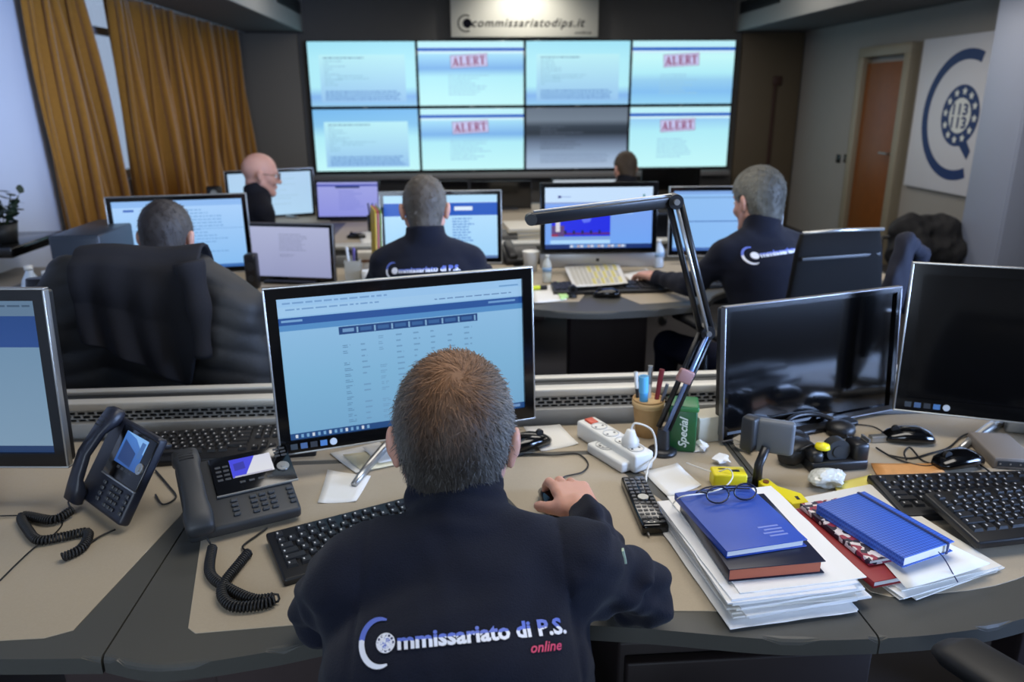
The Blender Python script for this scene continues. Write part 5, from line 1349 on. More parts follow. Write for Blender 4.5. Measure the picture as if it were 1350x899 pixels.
# ---- crumpled scraps
def crumple(px, py, r_, label, m_=None, name='crumpled_paper', sq=(1, 1, .55), sub=3, seed=1, amp=.35, cat='paper'):
    rr = random.Random(seed); bm = bmesh.new(); bmesh.ops.create_icosphere(bm, subdivisions=sub, radius=1)
    ax = [Vector((rr.uniform(-1, 1), rr.uniform(-1, 1), rr.uniform(-1, 1))).normalized() for _ in range(16)]
    for v in bm.verts:
        s_ = 1
        for a_ in ax: s_ -= max(0, v.co.normalized().dot(a_) - .72) * amp * 2.6
        v.co = Vector((v.co.x * sq[0], v.co.y * sq[1], v.co.z * sq[2])) * s_ * (1 + rr.uniform(-.04, .04))
    zmin = min(v.co.z for v in bm.verts)
    for v in bm.verts: v.co = Vector((v.co.x, v.co.y, max(v.co.z, zmin * .8) - zmin * .8)) * r_
    me = bpy.data.meshes.new(name); bm.to_mesh(me); bm.free(); me.materials.append(m_ or paper); o = bpy.data.objects.new(name, me); COL.objects.link(o)
    p = onz(px, py, ZD + r_ * .3); o.location = (p.x, p.y, ZD + .001); o.rotation_euler[2] = rr.uniform(0, 6)
    return tag(o, label, cat)
crumple(922, 588, .030, 'crumpled white paper just right of the green tin', sub=2, seed=2, amp=.6)
crumple(982, 588, .036, 'crumpled grey-beige paper left of the black camera stand', mat('kraft_grey', (160, 150, 134), .8), sub=2, seed=5, amp=.6)
crumple(955, 606, .026, 'small crumpled white scrap behind the yellow box', sub=2, seed=8, sq=(1.4, 1, .4), amp=.6)
crumple(1093, 632, .044, 'crumpled clear plastic bag behind the blue patterned notebook', mat('crinkled_plastic', (206, 206, 196), .2, bump=.8, bscale=90, spec=.8), name='plastic_bag', sq=(1.15, .75, .55), sub=4, seed=4, amp=.3, cat='bag')
# ---- yellow box and yellow holder
yel = mat('bright_yellow', (232, 214, 24), .45)
p = onz(960, 629, .76); yb_ = empty('yellow_box', (p.x, p.y, ZD), radians(-6), 'bright yellow small box with black print, behind the blue diary', 'box')
MB().box((0, 0, .017), (.068, .040, .034), bev=.004).build('body', yel, yb_)
v2, f = text_fit('box', 0, .02, 0); MB().box((.012, -.002, .0345), (.018, .008, .001)).box((-.012, .006, .0345), (.016, .003, .001)).build('print', black, yb_, kind='stuff')
p = onz(1030, 655, .75); yh = empty('tape_cutter', (p.x, p.y, ZD), radians(0), 'bright yellow notched plastic tape cutter beside the yellow box', 'tape cutter')
MB().poly([(-.030, .050), (-.008, .052), (.0, .02), (.034, -.012), (.034, -.046), (.0, -.050), (-.016, .0), (-.03, .03)], .004, .022, bev=.002).build('frame', yel, yh)
MB().box((.018, -.03, .0225), (.006, .012, .001)).build('slot', black, yh)
MB().cyl((-.018, .036, .022), (-.018, .036, .025), .006, n=16).build('hub', mat('orange_brown_wood', (150, 84, 34), .45), yh)
# ---- black camera stand with grey square head
p = onz(992, 632, .76); cs = empty('desk_camera', (p.x + .012, p.y, ZD), radians(-8), 'black desk camera with a grey square head on a bent stem, before the dark monitor', 'camera')
MB().tube([(-.004, -.005, .004), (-.002, .0, .05), (.012, .01, .085)], [.010, .009, .009], 10).build('stem', black, cs)
MB().box((.030, .02, .105), (.075, .022, .072), bev=.008, seg=3, rot=RZ(radians(-18))).build('head', mat('camera_grey', (92, 96, 100), .5), cs)
MB().box((-.018, .028, .108), (.03, .03, .074), bev=.006, rot=RZ(radians(50))).build('side_cover', dark, cs)
MB().lathe([(.034, 0), (.034, .006), (.02, .009), (0, .009)], 24).build('base', black, cs)
# ---- black tape dispenser and tangled headset behind the bag
p = onz(1100, 605, .76); td = empty('tape_dispenser', (p.x, p.y, ZD), radians(4), 'black tape dispenser with a small yellow knob behind the plastic bag', 'tape dispenser')
MB().box((0, 0, .012), (.13, .05, .024), bev=.006).box((.048, 0, .038), (.035, .046, .045), bev=.008).box((-.05, 0, .032), (.03, .044, .03), bev=.01).build('body', black, td)
MB().cyl((.0, -.012, .042), (.0, .012, .042), .026, n=28).build('tape_roll', dark, td)
MB().cyl((.0, -.014, .042), (.0, .014, .042), .013, n=20).build('core', dark, td)
MB().box((.066, 0, .062), (.004, .03, .008)).build('cutter', silver, td)
MB().lathe([(.006, 0), (.016, .004), (.014, .012), (0, .016)], 18, c=(-.035, -.006, .046)).build('yellow_knob', yel, td)
p = onz(1082, 568, .77); hd = empty('headset', (p.x, p.y + .02, ZD), radians(20), 'black headset lying tangled below the dark monitor', 'headset')
m = MB(); m.tube([(.075 * cos(t), .045 * sin(t) + .01, .02 + .018 * sin(t)) for t in [pi * k / 16 for k in range(17)]], .006, 8); m.build('headband', black, hd)
for sx in (-1, 1): MB().lathe([(.030, 0), (.034, .008), (.032, .02), (.020, .028), (0, .03)], 24, M=T(sx * .07, -.005, .003)).build('ear_cup', leather, hd)
MB().tube(curve3([(.07, -.02, .015), (.03, -.06, .01), (-.02, -.05, .008), (-.06, -.07, .006), (-.02, -.085, .004), (.05, -.075, .003)], 8), .002, 6).build('cord', rubber, hd)
p = onz(1050, 592, .77); hd = empty('camera_case', (p.x, p.y, ZD), radians(30), 'black rounded case between the desk camera and the tape dispenser', 'case')
MB().loft([((-.045, 0, .02), (0, .012, 0), (0, 0, .014)), ((-.03, 0, .024), (0, .028, 0), (0, 0, .023)), ((.02, 0, .026), (0, .032, 0), (0, 0, .025)), ((.045, 0, .02), (0, .018, 0), (0, 0, .016))], 20, 2.6).build('shell', leather, hd)
MB().tube([(-.03, -.02, .04), (0, -.036, .052), (.03, -.026, .04)], .003, 6).build('strap', black, hd)
# metal ruler / bar between the tape dispenser and the mouse
A, B = onz(1150, 583), onz(1196, 580); e = MB().box(((A.x + B.x) / 2, (A.y + B.y) / 2, ZD + .008), (.10, .018, .015), bev=.002, rot=RZ(atan2(B.y - A.y, B.x - A.x))).build('metal_bar', silver)
tag(e, 'short silver metal bar left of the mouse near the right-edge monitor', 'bar')
# ---- grey network box on the right
c, a = rect_on(.765, (1283, 572), (1328, 574), (1346, 606), (1290, 603)); nb = empty('grey_switch_box', (c.x + .015, c.y, ZD), radians(-12), 'flat taupe-grey plastic box behind the keyboards, at the right edge', 'box')
MB().box((0, 0, .013), (.085, .135, .026), bev=.003).build('case', mat('taupe_plastic', (120, 112, 104), .6), nb); MB().box((0, -.068, .013), (.07, .003, .012)).build('front_slot', dark, nb)
for k in range(4): MB().cyl((-.03 + k * .02, -.0685, .013), (-.03 + k * .02, -.070, .013), .002, n=8).build('lamp', silver, nb)
# ---- brochures under right
# ---- paper stacks
def stack(q, z0, n, th, label, seed, jig=.014, rot=3.5, name='paper_stack'):
    A, B, C_, Dd = [onz(p[0], p[1], z0) for p in q]; c = (A + B + C_ + Dd) / 4; u = ((B - A) + (C_ - Dd)) / 2; v = ((A - Dd) + (B - C_)) / 2
    yaw = atan2(u.y, u.x); e = empty(name, (c.x, c.y, z0), yaw, label, 'papers'); rr = random.Random(seed); z = 0
    tints = [(232, 230, 224), (222, 218, 208), (226, 226, 226), (236, 234, 230)]
    for k in range(n):
        t = th * rr.uniform(.6, 1.4); w_, d_ = .21, .297
        m = MB(); nx = 7; ny = 9; ph = rr.uniform(0, 6); vs = []
        for s_ in (0, 1):
            for j in range(ny + 1):
                for i in range(nx + 1):
                    x = (i / nx - .5) * w_; y = (j / ny - .5) * d_
                    zz = z + s_ * t * .92 + .0025 * sin(x * 25 + ph) * sin(y * 18 + ph) * (k / n) * 0 + .004 * max(0, abs(x) / .105 - .72) * rr.uniform(.2, 1) * (k / n)
                    vs.append((x + rr.uniform(-.0008, .0008), y + rr.uniform(-.0008, .0008), zz))
        NN = (nx + 1) * (ny + 1); id_ = lambda s_, i, j: s_ * NN + j * (nx + 1) + i
        fs = [(id_(1, i, j), id_(1, i + 1, j), id_(1, i + 1, j + 1), id_(1, i, j + 1)) for j in range(ny) for i in range(nx)] + [(id_(0, i, j + 1), id_(0, i + 1, j + 1), id_(0, i + 1, j), id_(0, i, j)) for j in range(ny) for i in range(nx)]
        for i in range(nx): fs += [(id_(0, i, 0), id_(0, i + 1, 0), id_(1, i + 1, 0), id_(1, i, 0)), (id_(0, i + 1, ny), id_(0, i, ny), id_(1, i, ny), id_(1, i + 1, ny))]
        for j in range(ny): fs += [(id_(0, 0, j + 1), id_(0, 0, j), id_(1, 0, j), id_(1, 0, j + 1)), (id_(0, nx, j), id_(0, nx, j + 1), id_(1, nx, j + 1), id_(1, nx, j))]
        m.raw(vs, fs, M=T(rr.uniform(-jig, jig), rr.uniform(-jig, jig), 0) @ RZ(radians(rr.uniform(-rot, rot))))
        tt = tints[rr.randrange(4)]
        m.build('sheet_bundle', mat('paper_tint_%d_%d' % (tt[0], tt[1]), tt, .85), e); z += t
    return e, z0 + z, c, yaw
e, zt, cL, yL = stack([(868, 678), (1010, 672), (1130, 803), (972, 838)], ZD, 15, .0030, 'tall untidy stack of white papers under the plain blue diary', 5)
def book(c, z, yaw, w, d, t, label, cover, pages, name='book', spine=-1, elastic=False, cat='book', rounded=.001):
    e = empty(name, (c[0], c[1], z), yaw, label, cat)
    b = .0016
    cm = MB(); cm.box((0, 0, b / 2), (w, d, b), bev=rounded * .5).box((0, 0, t - b / 2), (w, d, b), bev=rounded * .5).box((spine * (w / 2 - b / 2), 0, t / 2), (b, d, t - .0005), bev=rounded * .5); cv = cm.build('cover', cover, e)
    MB().box((-spine * -.002, 0, t / 2), (w - .008, d - .006, t - 2 * b)).build('page_block', pages, e)
    return e, cv
bluec = mat('blue_leatherette', (36, 72, 162), .42, noise=.06, nscale=200, bump=.1, bscale=500)
c, a = rect_on(zt + .022, (910, 682), (1045, 690), (1087, 742), (960, 760))
e, _ = book((c.x, c.y + .045), zt + .001, radians(4), .158, .215, .022, 'thick dark navy hardcover book with reddish page edges, under the plain blue diary', mat('dark_navy_cover', (22, 26, 46), .3), mat('rust_pages', (170, 92, 66), .8))
z2 = zt + .0235
c, a = rect_on(z2 + .012, (893, 650), (990, 642), (1050, 708), (962, 727))
e, cv = book((c.x, c.y), z2, a, .142, .19, .013, 'plain blue diary with embossed lettering, on top of the navy book', bluec, mat('page_grey', (206, 206, 204), .8))
m = MB()
for k in range(4): m.box((.03 + .004 * (k % 2), -.045 - k * .009, .0132), (.036 - .004 * (k % 2), .004, .0004))
m.build('embossing', mat('embossed_silver_blue', (110, 128, 196), .4), cv, kind='stuff')
ZG = z2 + .0135
# eyeglasses on the diary
p = onz(962, 652, ZG + .008); eg = empty('eyeglasses', (p.x, p.y, ZG), radians(8), 'folded dark-framed eyeglasses lying on the plain blue diary', 'glasses')
m = MB()
for sx in (-1, 1): m.tube([(sx * .026 + .021 * cos(t), .012 * sin(t) * .6 - .006, .014 + .012 * sin(t)) for t in [2 * pi * k / 20 for k in range(21)]], .0016, 6)
m.tube([(-.005, -.004, .017), (0, -.006, .020), (.005, -.004, .017)], .0015, 6); m.build('frame', mat('dark_blue_frame', (20, 24, 44), .25), eg)
for sx in (-1, 1): MB().tube(curve3([(sx * .047, -.002, .018), (sx * .045, .018, .010), (-sx * .02, .030 + .004 * sx, .004 + .004 * (sx > 0)), (-sx * .05, .024 + .004 * sx, .003)], 6), .0016, 6).build('temple', mat('dark_blue_frame', (20, 24, 44), .25), eg)
# thin cable over the stack
cable([D(880, 686, .746), D(885, 668, .775), D(898, 655, ZG + .003), D(930, 650, ZG + .002), D(955, 642, ZG + .006), D(966, 628, .78), D(960, 618, .785), D(940, 622, .77), D(905, 610, .755)], 'thin white cable running over the corner of the plain blue diary', .0014, wc)
# right stack
e, zr, cR, yR = stack([(1030, 668), (1150, 652), (1300, 745), (1190, 797)], ZD, 6, .0022, 'flatter pile of white papers under the blue patterned notebook', 9, jig=.010, rot=3)
c, a = rect_on(zr + .012, (1055, 668), (1110, 665), (1215, 755), (1165, 770))
e, _ = book((c.x - .012, c.y), zr + .001, a + radians(2), .10, .23, .012, 'dark red folder between the papers and the floral notebook', mat('dark_red_folder', (140, 30, 34), .5), mat('page_grey', (206, 206, 204), .8), name='folder', cat='folder')
# floral notebook material
fm_ = bpy.data.materials.new('floral_cover'); fm_.use_nodes = True; nt = fm_.node_tree; vor = nt.nodes.new('ShaderNodeTexVoronoi'); vor.inputs['Scale'].default_value = 110; tcn = nt.nodes.new('ShaderNodeTexCoord'); cr = nt.nodes.new('ShaderNodeValToRGB')
nt.links.new(tcn.outputs['Object'], vor.inputs['Vector']); nt.links.new(vor.outputs['Color'], cr.inputs['Fac']); nt.links.new(cr.outputs[0], nt.nodes['Principled BSDF'].inputs['Base Color'])
cr.color_ramp.interpolation = 'CONSTANT'; cr.color_ramp.elements[0].color = srgb(40, 28, 48) + (1,); cr.color_ramp.elements[1].position = .62; cr.color_ramp.elements[1].color = srgb(224, 214, 214) + (1,)
ee = cr.color_ramp.elements.new(.42); ee.color = srgb(150, 40, 66) + (1,)
ze = zr + .0135
sh2 = sheet([(1130, 700), (1200, 690), (1305, 745), (1195, 778)], 'loose white sheet sticking out right below the blue patterned notebook', z=ze + .001)
e, _ = book((c.x + .008, c.y + .02), ze + .002, a + radians(1), .105, .19, .010, 'floral pink and black notebook between the dark red folder and the blue notebook', fm_, mat('page_grey', (206, 206, 204), .8), name='notebook', cat='notebook')
zb_ = ze + .0125
c, a = rect_on(zb_ + .018, (1077, 661), (1147, 647), (1255, 714), (1188, 743))
bm_ = mat('blue_diamond_leatherette', (44, 84, 176), .45)
nt = bm_.node_tree; tcn = nt.nodes.new('ShaderNodeTexCoord'); mp = nt.nodes.new('ShaderNodeMapping'); mp.inputs['Rotation'].default_value = (0, 0, radians(45)); ck = nt.nodes.new('ShaderNodeTexChecker'); ck.inputs['Scale'].default_value = 230
nt.links.new(tcn.outputs['Object'], mp.inputs[0]); nt.links.new(mp.outputs[0], ck.inputs[0]); bp = nt.nodes.new('ShaderNodeBump'); bp.inputs['Strength'].default_value = .8; bp.inputs['Distance'].default_value = .001
nt.links.new(ck.outputs['Fac'], bp.inputs['Height']); nt.links.new(bp.outputs[0], nt.nodes['Principled BSDF'].inputs['Normal'])
ck.inputs[1].default_value = srgb(38, 74, 166) + (1,); ck.inputs[2].default_value = srgb(66, 108, 200) + (1,); nt.links.new(ck.outputs['Color'], nt.nodes['Principled BSDF'].inputs['Base Color'])
e, cv = book((c.x, c.y), zb_, a, .116, .186, .019, 'blue notebook with a diamond-patterned cover and elastic band, on the right pile', bm_, mat('page_cream', (224, 220, 206), .8), rounded=.003, name='notebook', cat='notebook')
MB().box((.042, 0, .0198), (.005, .187, .0012)).box((.042, -.0936, .0095), (.005, .001, .02)).build('elastic_band', mat('band_navy', (24, 36, 84), .6), e)
MB().tube(curve3([(.02, -.094, .010), (.022, -.105, .003), (.018, -.125, -.010), (.012, -.14, -.016)], 6), .0010, 5).build('ribbon', mat('band_navy', (24, 36, 84), .6), e)

# ================================================================== SECOND ROW THINGS
def on2(px, py, z=.7415): return onz(px, py, z)
# paper calendar sheet
ts = sheet([(744, 352), (815, 346), (828, 374), (756, 379)], 'printed table sheet with yellow columns before the silver all-in-one computer', z=.772)
q4 = [onz(*p, .772) for p in ((744, 352), (815, 346), (828, 374), (756, 379))]
def tsp(u, v): return (q4[0] * (1 - u) + q4[1] * u) * (1 - v) + (q4[3] * (1 - u) + q4[2] * u) * v
m = MB(); rr_ = random.Random(4)
for i in range(11):
    for j in range(14):
        u0, v0 = .06 + i * .08, .08 + j * .062; c = c255(222, 210, 120) if (i > 3 and (i + j // 5) % 2 == 0) else c255(196, 192, 176)
        m.raw([tsp(a_, b_) + Vector((0, 0, .0022)) for a_, b_ in ((u0, v0 + .045), (u0 + .066, v0 + .045), (u0 + .066, v0), (u0, v0))], [(0, 1, 2, 3)], col=c)
m.build('printed_table', colored, ts, kind='stuff')
k2 = keyboard(tuple(on2(798, 382)[:2]) + (ZD,), radians(-1), 'dark keyboard under the printed table sheet on the second desk row', stuff=True, tilt=3)
mouse(tuple(on2(800, 391)[:2]), radians(80), 'black mouse at the front edge of the second desk row, before the keyboard')
kR = on2(905, 386); keyboard((kR.x + .10, kR.y + .13, ZD), radians(12), 'dark keyboard before the grey-haired man on the right', stuff=True, tilt=3)
def bottle(p, h, r_, label, m_, capm, z=ZD):
    e = empty('bottle', (p[0], p[1], z), 0, label, 'bottle')
    MB().lathe([(r_ * .9, 0), (r_, h * .05), (r_, h * .30), (r_ * .93, h * .34), (r_, h * .38), (r_, h * .6), (r_ * .85, h * .72), (r_ * .42, h * .86), (r_ * .38, h * .92)], 24).build('body', m_, e)
    MB().lathe([(r_ * .45, h * .91), (r_ * .45, h), (0, h)], 20).build('cap', capm, e)
    MB().lathe([(r_ * 1.01, h * .40), (r_ * 1.01, h * .56)], 24).build('label', mat('bottle_label', (140, 170, 200), .5), e)
    return e
bottle(on2(867, 352), .13, .026, 'clear plastic water bottle beside the silver all-in-one computer', mat('bottle_plastic', (196, 208, 220), .12, spec=.7), white)
bottle(on2(721, 372), .12, .020, 'white opaque bottle left of the printed table sheet', mat('bottle_white', (206, 206, 196), .4), mat('bottle_white', (206, 206, 196), .4))
for k, (pt, lb) in enumerate((((40, 366), 'clear water bottle left of the jacket-draped chair, the taller one'), ((62, 372), 'smaller clear water bottle touching the jacket-draped chair'))):
    q = onz(pt[0], pt[1], .95); 
    q = onY(pt[0], 366, 2.86); bottle((q.x, q.y), .185 - k * .02, .034, lb, mat('bottle_plastic', (196, 208, 220), .12, spec=.7), white)
# cup, wallet, papers
q = on2(701, 360); e = empty('paper_cup', (q.x, q.y + .05, ZD), 0, 'white paper cup between the lit banner monitor and the silver computer', 'cup')
MB().lathe([(.028, 0), (.038, .09), (.039, .092), (.036, .092), (.026, .003), (0, .003)], 24).build('wall', white, e)
q = on2(862, 371); e = empty('wallet', (q.x, q.y, ZD), radians(4), 'tan leather pouch by the hand of the grey-haired man', 'wallet')
MB().box((0, 0, .012), (.11, .07, .022), bev=.007, seg=3).build('body', mat('tan_leather', (190, 146, 88), .5), e); MB().box((0, -.036, .012), (.10, .002, .003)).build('zip', dark, e)
sheet([(700, 380), (735, 374), (748, 396), (704, 400)], 'white papers at the front edge of the second desk row', z=.743)
sheet([(728, 372), (736, 371), (750, 392), (740, 396)], 'pale green strip of paper on the white papers of the second row', z=.746, m_=mat('pale_green_paper', (186, 226, 150), .8))
sheet([(820, 362), (852, 354), (866, 364), (838, 374)], 'white leaflet right of the printed table sheet', z=.745)
q = on2(712, 383); e = empty('highlighter', (q.x - .02, q.y, ZD + .012), radians(10), 'yellow highlighter lying next to the lit near monitor on the second row', 'marker')
MB().cyl((-.05, 0, 0), (.02, 0, 0), .009, n=14).build('barrel', mat('highlighter_yellow', (214, 224, 40), .4), e); MB().cyl((.02, 0, 0), (.05, 0, 0), .010, n=14).build('cap', black, e)
q = on2(755, 392); e = empty('webcam', (q.x, q.y, ZD), 0, 'small round dark webcam at the front edge of the second row', 'camera')
MB().lathe([(.016, 0), (.018, .006), (.008, .012), (.008, .018)], 18).build('stand', dark, e); MB().cyl((0, -.014, .034), (0, .014, .034), .017, n=18).build('head', black, e); MB().cyl((0, -.016, .034), (0, -.0145, .034), .008, n=14).build('lens', gloss, e)
q = on2(688, 346); e = empty('desk_phone', (q.x, q.y + .02, ZD), radians(6), 'black desk telephone behind the lit near monitor, on the second row', 'telephone')
MB().box((0, 0, .03), (.18, .16, .04), bev=.01, rot=RX(radians(14))).build('body', black, e); MB().box((-.055, 0, .062), (.045, .18, .03), bev=.012, rot=RX(radians(14))).build('handset', black, e)
# grey pen cup with pens
q = on2(467, 372); q.y -= .0; gc = empty('pen_cup', (q.x, q.y, ZD), 0, 'grey square pen cup beside the small lilac monitor', 'cup')
MB().box((0, 0, .005), (.062, .062, .01)).box((-.031, 0, .05), (.003, .064, .1)).box((.031, 0, .05), (.003, .064, .1)).box((0, -.031, .05), (.06, .003, .1)).box((0, .031, .05), (.06, .003, .1)).build('vessel', mat('cup_taupe', (170, 166, 152), .5), gc)
qq = Vector((q.x, q.y, ZD))
stick(qq + Vector((-.012, 0, .012)), qq + Vector((-.022, .0, .155)), .006, white, 'pen', 'white pen in the grey pen cup of the second row', 'pen')
stick(qq + Vector((.0, .008, .012)), qq + Vector((.006, .012, .15)), .006, mat('pen_violet', (110, 96, 160), .4), 'pen', 'violet pen in the grey pen cup of the second row', 'pen')
stick(qq + Vector((.014, -.006, .012)), qq + Vector((.02, -.008, .135)), .005, mat('pen_black', (24, 24, 28), .4), 'pen', 'black pen in the grey pen cup of the second row', 'pen')
q = on2(486, 376); e = empty('mug', (q.x, q.y + .02, ZD), 0, 'small white mug right of the grey pen cup', 'mug')
MB().lathe([(.026, 0), (.03, .004), (.03, .06), (.027, .06), (.026, .005), (0, .005)], 24).build('body', white, e); MB().tube([(.029, 0, .048), (.045, 0, .045), (.047, 0, .03), (.044, 0, .018), (.029, 0, .015)], .0035, 8).build('handle', white, e)
q = on2(486, 356); e = empty('carton', (q.x, q.y + .05, ZD), radians(3), 'white carton standing between the pen cup and the middle man', 'box')
MB().box((0, 0, .04), (.11, .07, .08), bev=.002).build('box', mat('carton_white', (214, 208, 196), .8), e); MB().box((0, -.036, .04), (.111, .002, .012)).build('stripe', mat('carton_brown', (120, 84, 60), .8), e)
# coloured folders clipped at the side of the banner monitor
A_ = onY(501, 290, 3.34)
for k, (cname, cc_, lb) in enumerate((('folder_yellow', (222, 184, 40), 'yellow'), ('folder_red', (196, 80, 90), 'pinkish red'), ('folder_green', (120, 150, 40), 'green'))):
    e = empty('document_folder', (A_.x - .035 + k * .011, 3.36, ZD), radians(12), lb + ' folder standing upright at the left side of the blue-banner monitor', 'folder')
    MB().box((0, 0, .155), (.004, .20, .31), rot=RY(radians(2))).build('cover', mat(cname, cc_, .5), e); MB().box((.004, 0, .15), (.003, .19, .29), rot=RY(radians(2))).build('sheets', paper, e)
# black speaker stand between the left monitors
q = onY(333, 360, 3.2); e = empty('desk_speaker', (q.x, 3.2, ZD), 0, 'slim black loudspeaker standing between the two left monitors of the second row', 'speaker')
MB().box((0, 0, .075), (.05, .06, .15), bev=.01, seg=3).build('cabinet', black, e); MB().cyl((0, -.031, .10), (0, -.033, .10), .018, n=20).cyl((0, -.031, .05), (0, -.033, .05), .014, n=20).build('cones', dark, e, kind='stuff')
# dark computer tower lying on the left
q = onY(62, 300, 3.0)
tz = onY(62, 311, 2.98); th_ = tz.z - ZD
e = empty('computer_tower', (tz.x + .095, 3.19, ZD), radians(0), 'dark grey computer tower left of the monitor of the man in the draped chair', 'computer')
MB().box((0, 0, th_ / 2), (.19, .42, th_), bev=.008).build('case', mat('tower_slate', (44, 50, 58), .4), e); MB().box((0, -.213, th_ / 2), (.175, .006, th_ - .02), bev=.002).build('front_panel', mat('tower_front', (36, 44, 54), .4), e); MB().cyl((.06, -.218, .16), (.06, -.214, .16), .006, n=14).build('power_button', silver, e)
# third row things
def on3(px, py): return onz(px, py, .7415)
q = on3(285, 262); q = onY(281, 250, 5.35); e = empty('desk_telephone', (q.x, 5.35, ZD), radians(10), 'black telephone standing upright by the mustard curtain, left of the bald man', 'telephone')
MB().box((0, 0, .02), (.20, .16, .035), bev=.01).build('base', black, e); MB().box((0, .03, .11), (.10, .04, .19), bev=.012, rot=RX(radians(-12))).build('handset', black, e); MB().cyl((0, .008, .16), (0, .0, .16), .022, n=16).build('display', silver, e)
q = on3(692, 311); e = empty('document_pile', (q.x, q.y, ZD), radians(2), 'beige pile of documents on the far desk, left of the silver computer', 'papers')
for k in range(6): MB().box((.004 * (k % 3), .003 * (k % 2), .006 + k * .011), (.24, .30, .010), bev=.001, rot=RZ(.03 * (k % 3 - 1))).build('document', mat('doc_%d' % (k % 2), [(196, 184, 156), (214, 208, 194)][k % 2], .8), e)
q = on3(672, 318); e = empty('telephone', (q.x - .03, q.y, ZD), radians(-4), 'small black telephone left of the beige document pile', 'telephone')
MB().box((0, 0, .025), (.15, .16, .035), bev=.01, rot=RX(radians(12))).build('body', black, e); MB().box((-.045, 0, .056), (.04, .17, .028), bev=.012, rot=RX(radians(12))).build('handset', black, e)
sheet([(470, 308), (500, 300), (508, 316), (478, 322)], 'white papers on the far desk under the violet monitor', z=.744)
q = on3(470, 314); mouse((q.x, q.y), radians(70), 'dark mouse on the far desk beside white papers', s=1)
q = onY(497, 300, 4.62)
gc = empty('pen_cup', (q.x - .02, 4.62, ZD), 0, 'dark mesh pen cup right of the violet monitor', 'cup'); MB().lathe([(.035, 0), (.035, .1), (.032, .1), (.032, .004), (0, .004)], 20).build('vessel', black, gc)
for k in range(3): stick((q.x - .03 + k * .012, 4.62, ZD + .006), (q.x - .045 + k * .025, 4.62, ZD + .17), .005, [black, mat('pen_blue', (58, 88, 140), .3), silver][k], 'pen', ['black pen', 'blue pen', 'silver pen'][k] + ' in the dark mesh cup on the far desk', 'pen')

# ================================================================== CHAIRS AND GARMENTS
def office_chair(x, y, yaw, label, back_h=1.06, back=True, arms=True, wd=.50, seat_z=.47, arm_z=.68, mesh_back=False, armpad=.26):
    e = empty('office_chair', (x, y, 0), yaw, label, 'chair')
    MB().box((0, 0, seat_z - .04), (wd, .48, .09), bev=.035, seg=4).build('seat', leather, e)
    MB().cyl((0, 0, .08), (0, 0, seat_z - .08), .028, n=18).build('gas_lift', silver, e)
    for k in range(5):
        a = 2 * pi * k / 5 + .3; lg = MB().tube([(0, 0, .11), (.16 * cos(a), .16 * sin(a), .10), (.30 * cos(a), .30 * sin(a), .075)], [.028, .022, .016], 8).build('leg', black, e)
        MB().cyl((.30 * cos(a) - .012 * sin(a), .30 * sin(a) + .012 * cos(a), .031), (.30 * cos(a) + .012 * sin(a), .30 * sin(a) - .012 * cos(a), .031), .03, n=16).build('castor', rubber, lg)
    if back:
        m = MB(); secs = []
        for k in range(9):
            t = k / 8; z = seat_z + .08 + (back_h - seat_z - .08) * t; w_ = wd / 2 * (.86 + .14 * sin(pi * min(1, t * 1.1))) * (1 if t < .9 else .93); yy = -.235 - .05 * t + .03 * sin(pi * t)
            secs.append(((0, yy, z), (w_, 0, 0), (0, .034 if t < .95 else .024, 0)))
        m.loft(secs, 28, 3.6).build('backrest', leather, e)
        MB().box((0, -.25, seat_z + .02), (.08, .03, .22), bev=.01).build('back_support', black, e)
    if arms:
        for sx in (-1, 1):
            ar = MB().loft([((sx * (wd / 2 + .035), -.16, arm_z), (.026, 0, 0), (0, 0, .012)), ((sx * (wd / 2 + .035), -.14, arm_z + .006), (.038, 0, 0), (0, 0, .018)), ((sx * (wd / 2 + .035), .06, arm_z + .012), (.042, 0, 0), (0, 0, .020)), ((sx * (wd / 2 + .035), .06 + armpad * .5, arm_z + .004), (.038, 0, 0), (0, 0, .018)), ((sx * (wd / 2 + .035), .085 + armpad * .5, arm_z - .004), (.022, 0, 0), (0, 0, .010))], 20, 2.6).build('armrest', rubber, e)
            MB().tube([(sx * (wd / 2 + .035), .0, arm_z), (sx * (wd / 2 + .04), -.02, seat_z + .08), (sx * wd * .42, 0, seat_z - .06)], [.018, .016, .014], 8).build('armrest_post', black, ar)
    return e
office_chair(-.02, .56, 0, 'black office chair of the man nearest the camera', back=False, arms=True, seat_z=.42, arm_z=.67, armpad=.30)
a1, a2 = onz(1262, 848, .78), onz(1350, 908, .78); dd = (a1 - a2).normalized(); ay = atan2(-dd.x, dd.y)
oo = Vector((a1.x, a1.y, 0)) - RZ(ay).to_3x3() @ Vector((-.285, .195, 0))
office_chair(oo.x, oo.y, ay, 'empty black office chair at the lower right corner, armrest over the desk edge', back=True, arm_z=.765, back_h=1.0, wd=.5)
# chair of the grey-haired man: black mesh back with silver rail
ch2 = office_chair(1.17, 2.71, radians(12), 'black mesh-back office chair of the grey-haired man', back=False, arms=True, wd=.5, seat_z=.42)
A_, B_, C_, Dd = onY(1052, 309, 2.36), onY(1162, 303, 2.40), onY(1150, 470, 2.44), onY(1015, 470, 2.40)
bk = MB(); secs = []
inv2 = (Matrix.Translation((1.17, 2.71, 0)) @ RZ(radians(12))).inverted()
for k in range(8):
    t = k / 7; L_ = Dd.lerp(A_, t); R__ = C_.lerp(B_, t); c = (L_ + R__) / 2; hx = (R__ - L_) / 2
    if t > .9: hx *= .94
    secs.append((inv2 @ (c + Vector((0, -.02 * sin(pi * t), 0))), inv2.to_3x3() @ hx, inv2.to_3x3() @ Vector((0, .022, 0))))
bk.loft(secs, 26, 4).build('backrest', mat('black_mesh_cloth', (9, 9, 10), .85, spec=.2, bump=.4, bscale=900), ch2)
hx = inv2 @ A_; hy = inv2 @ B_
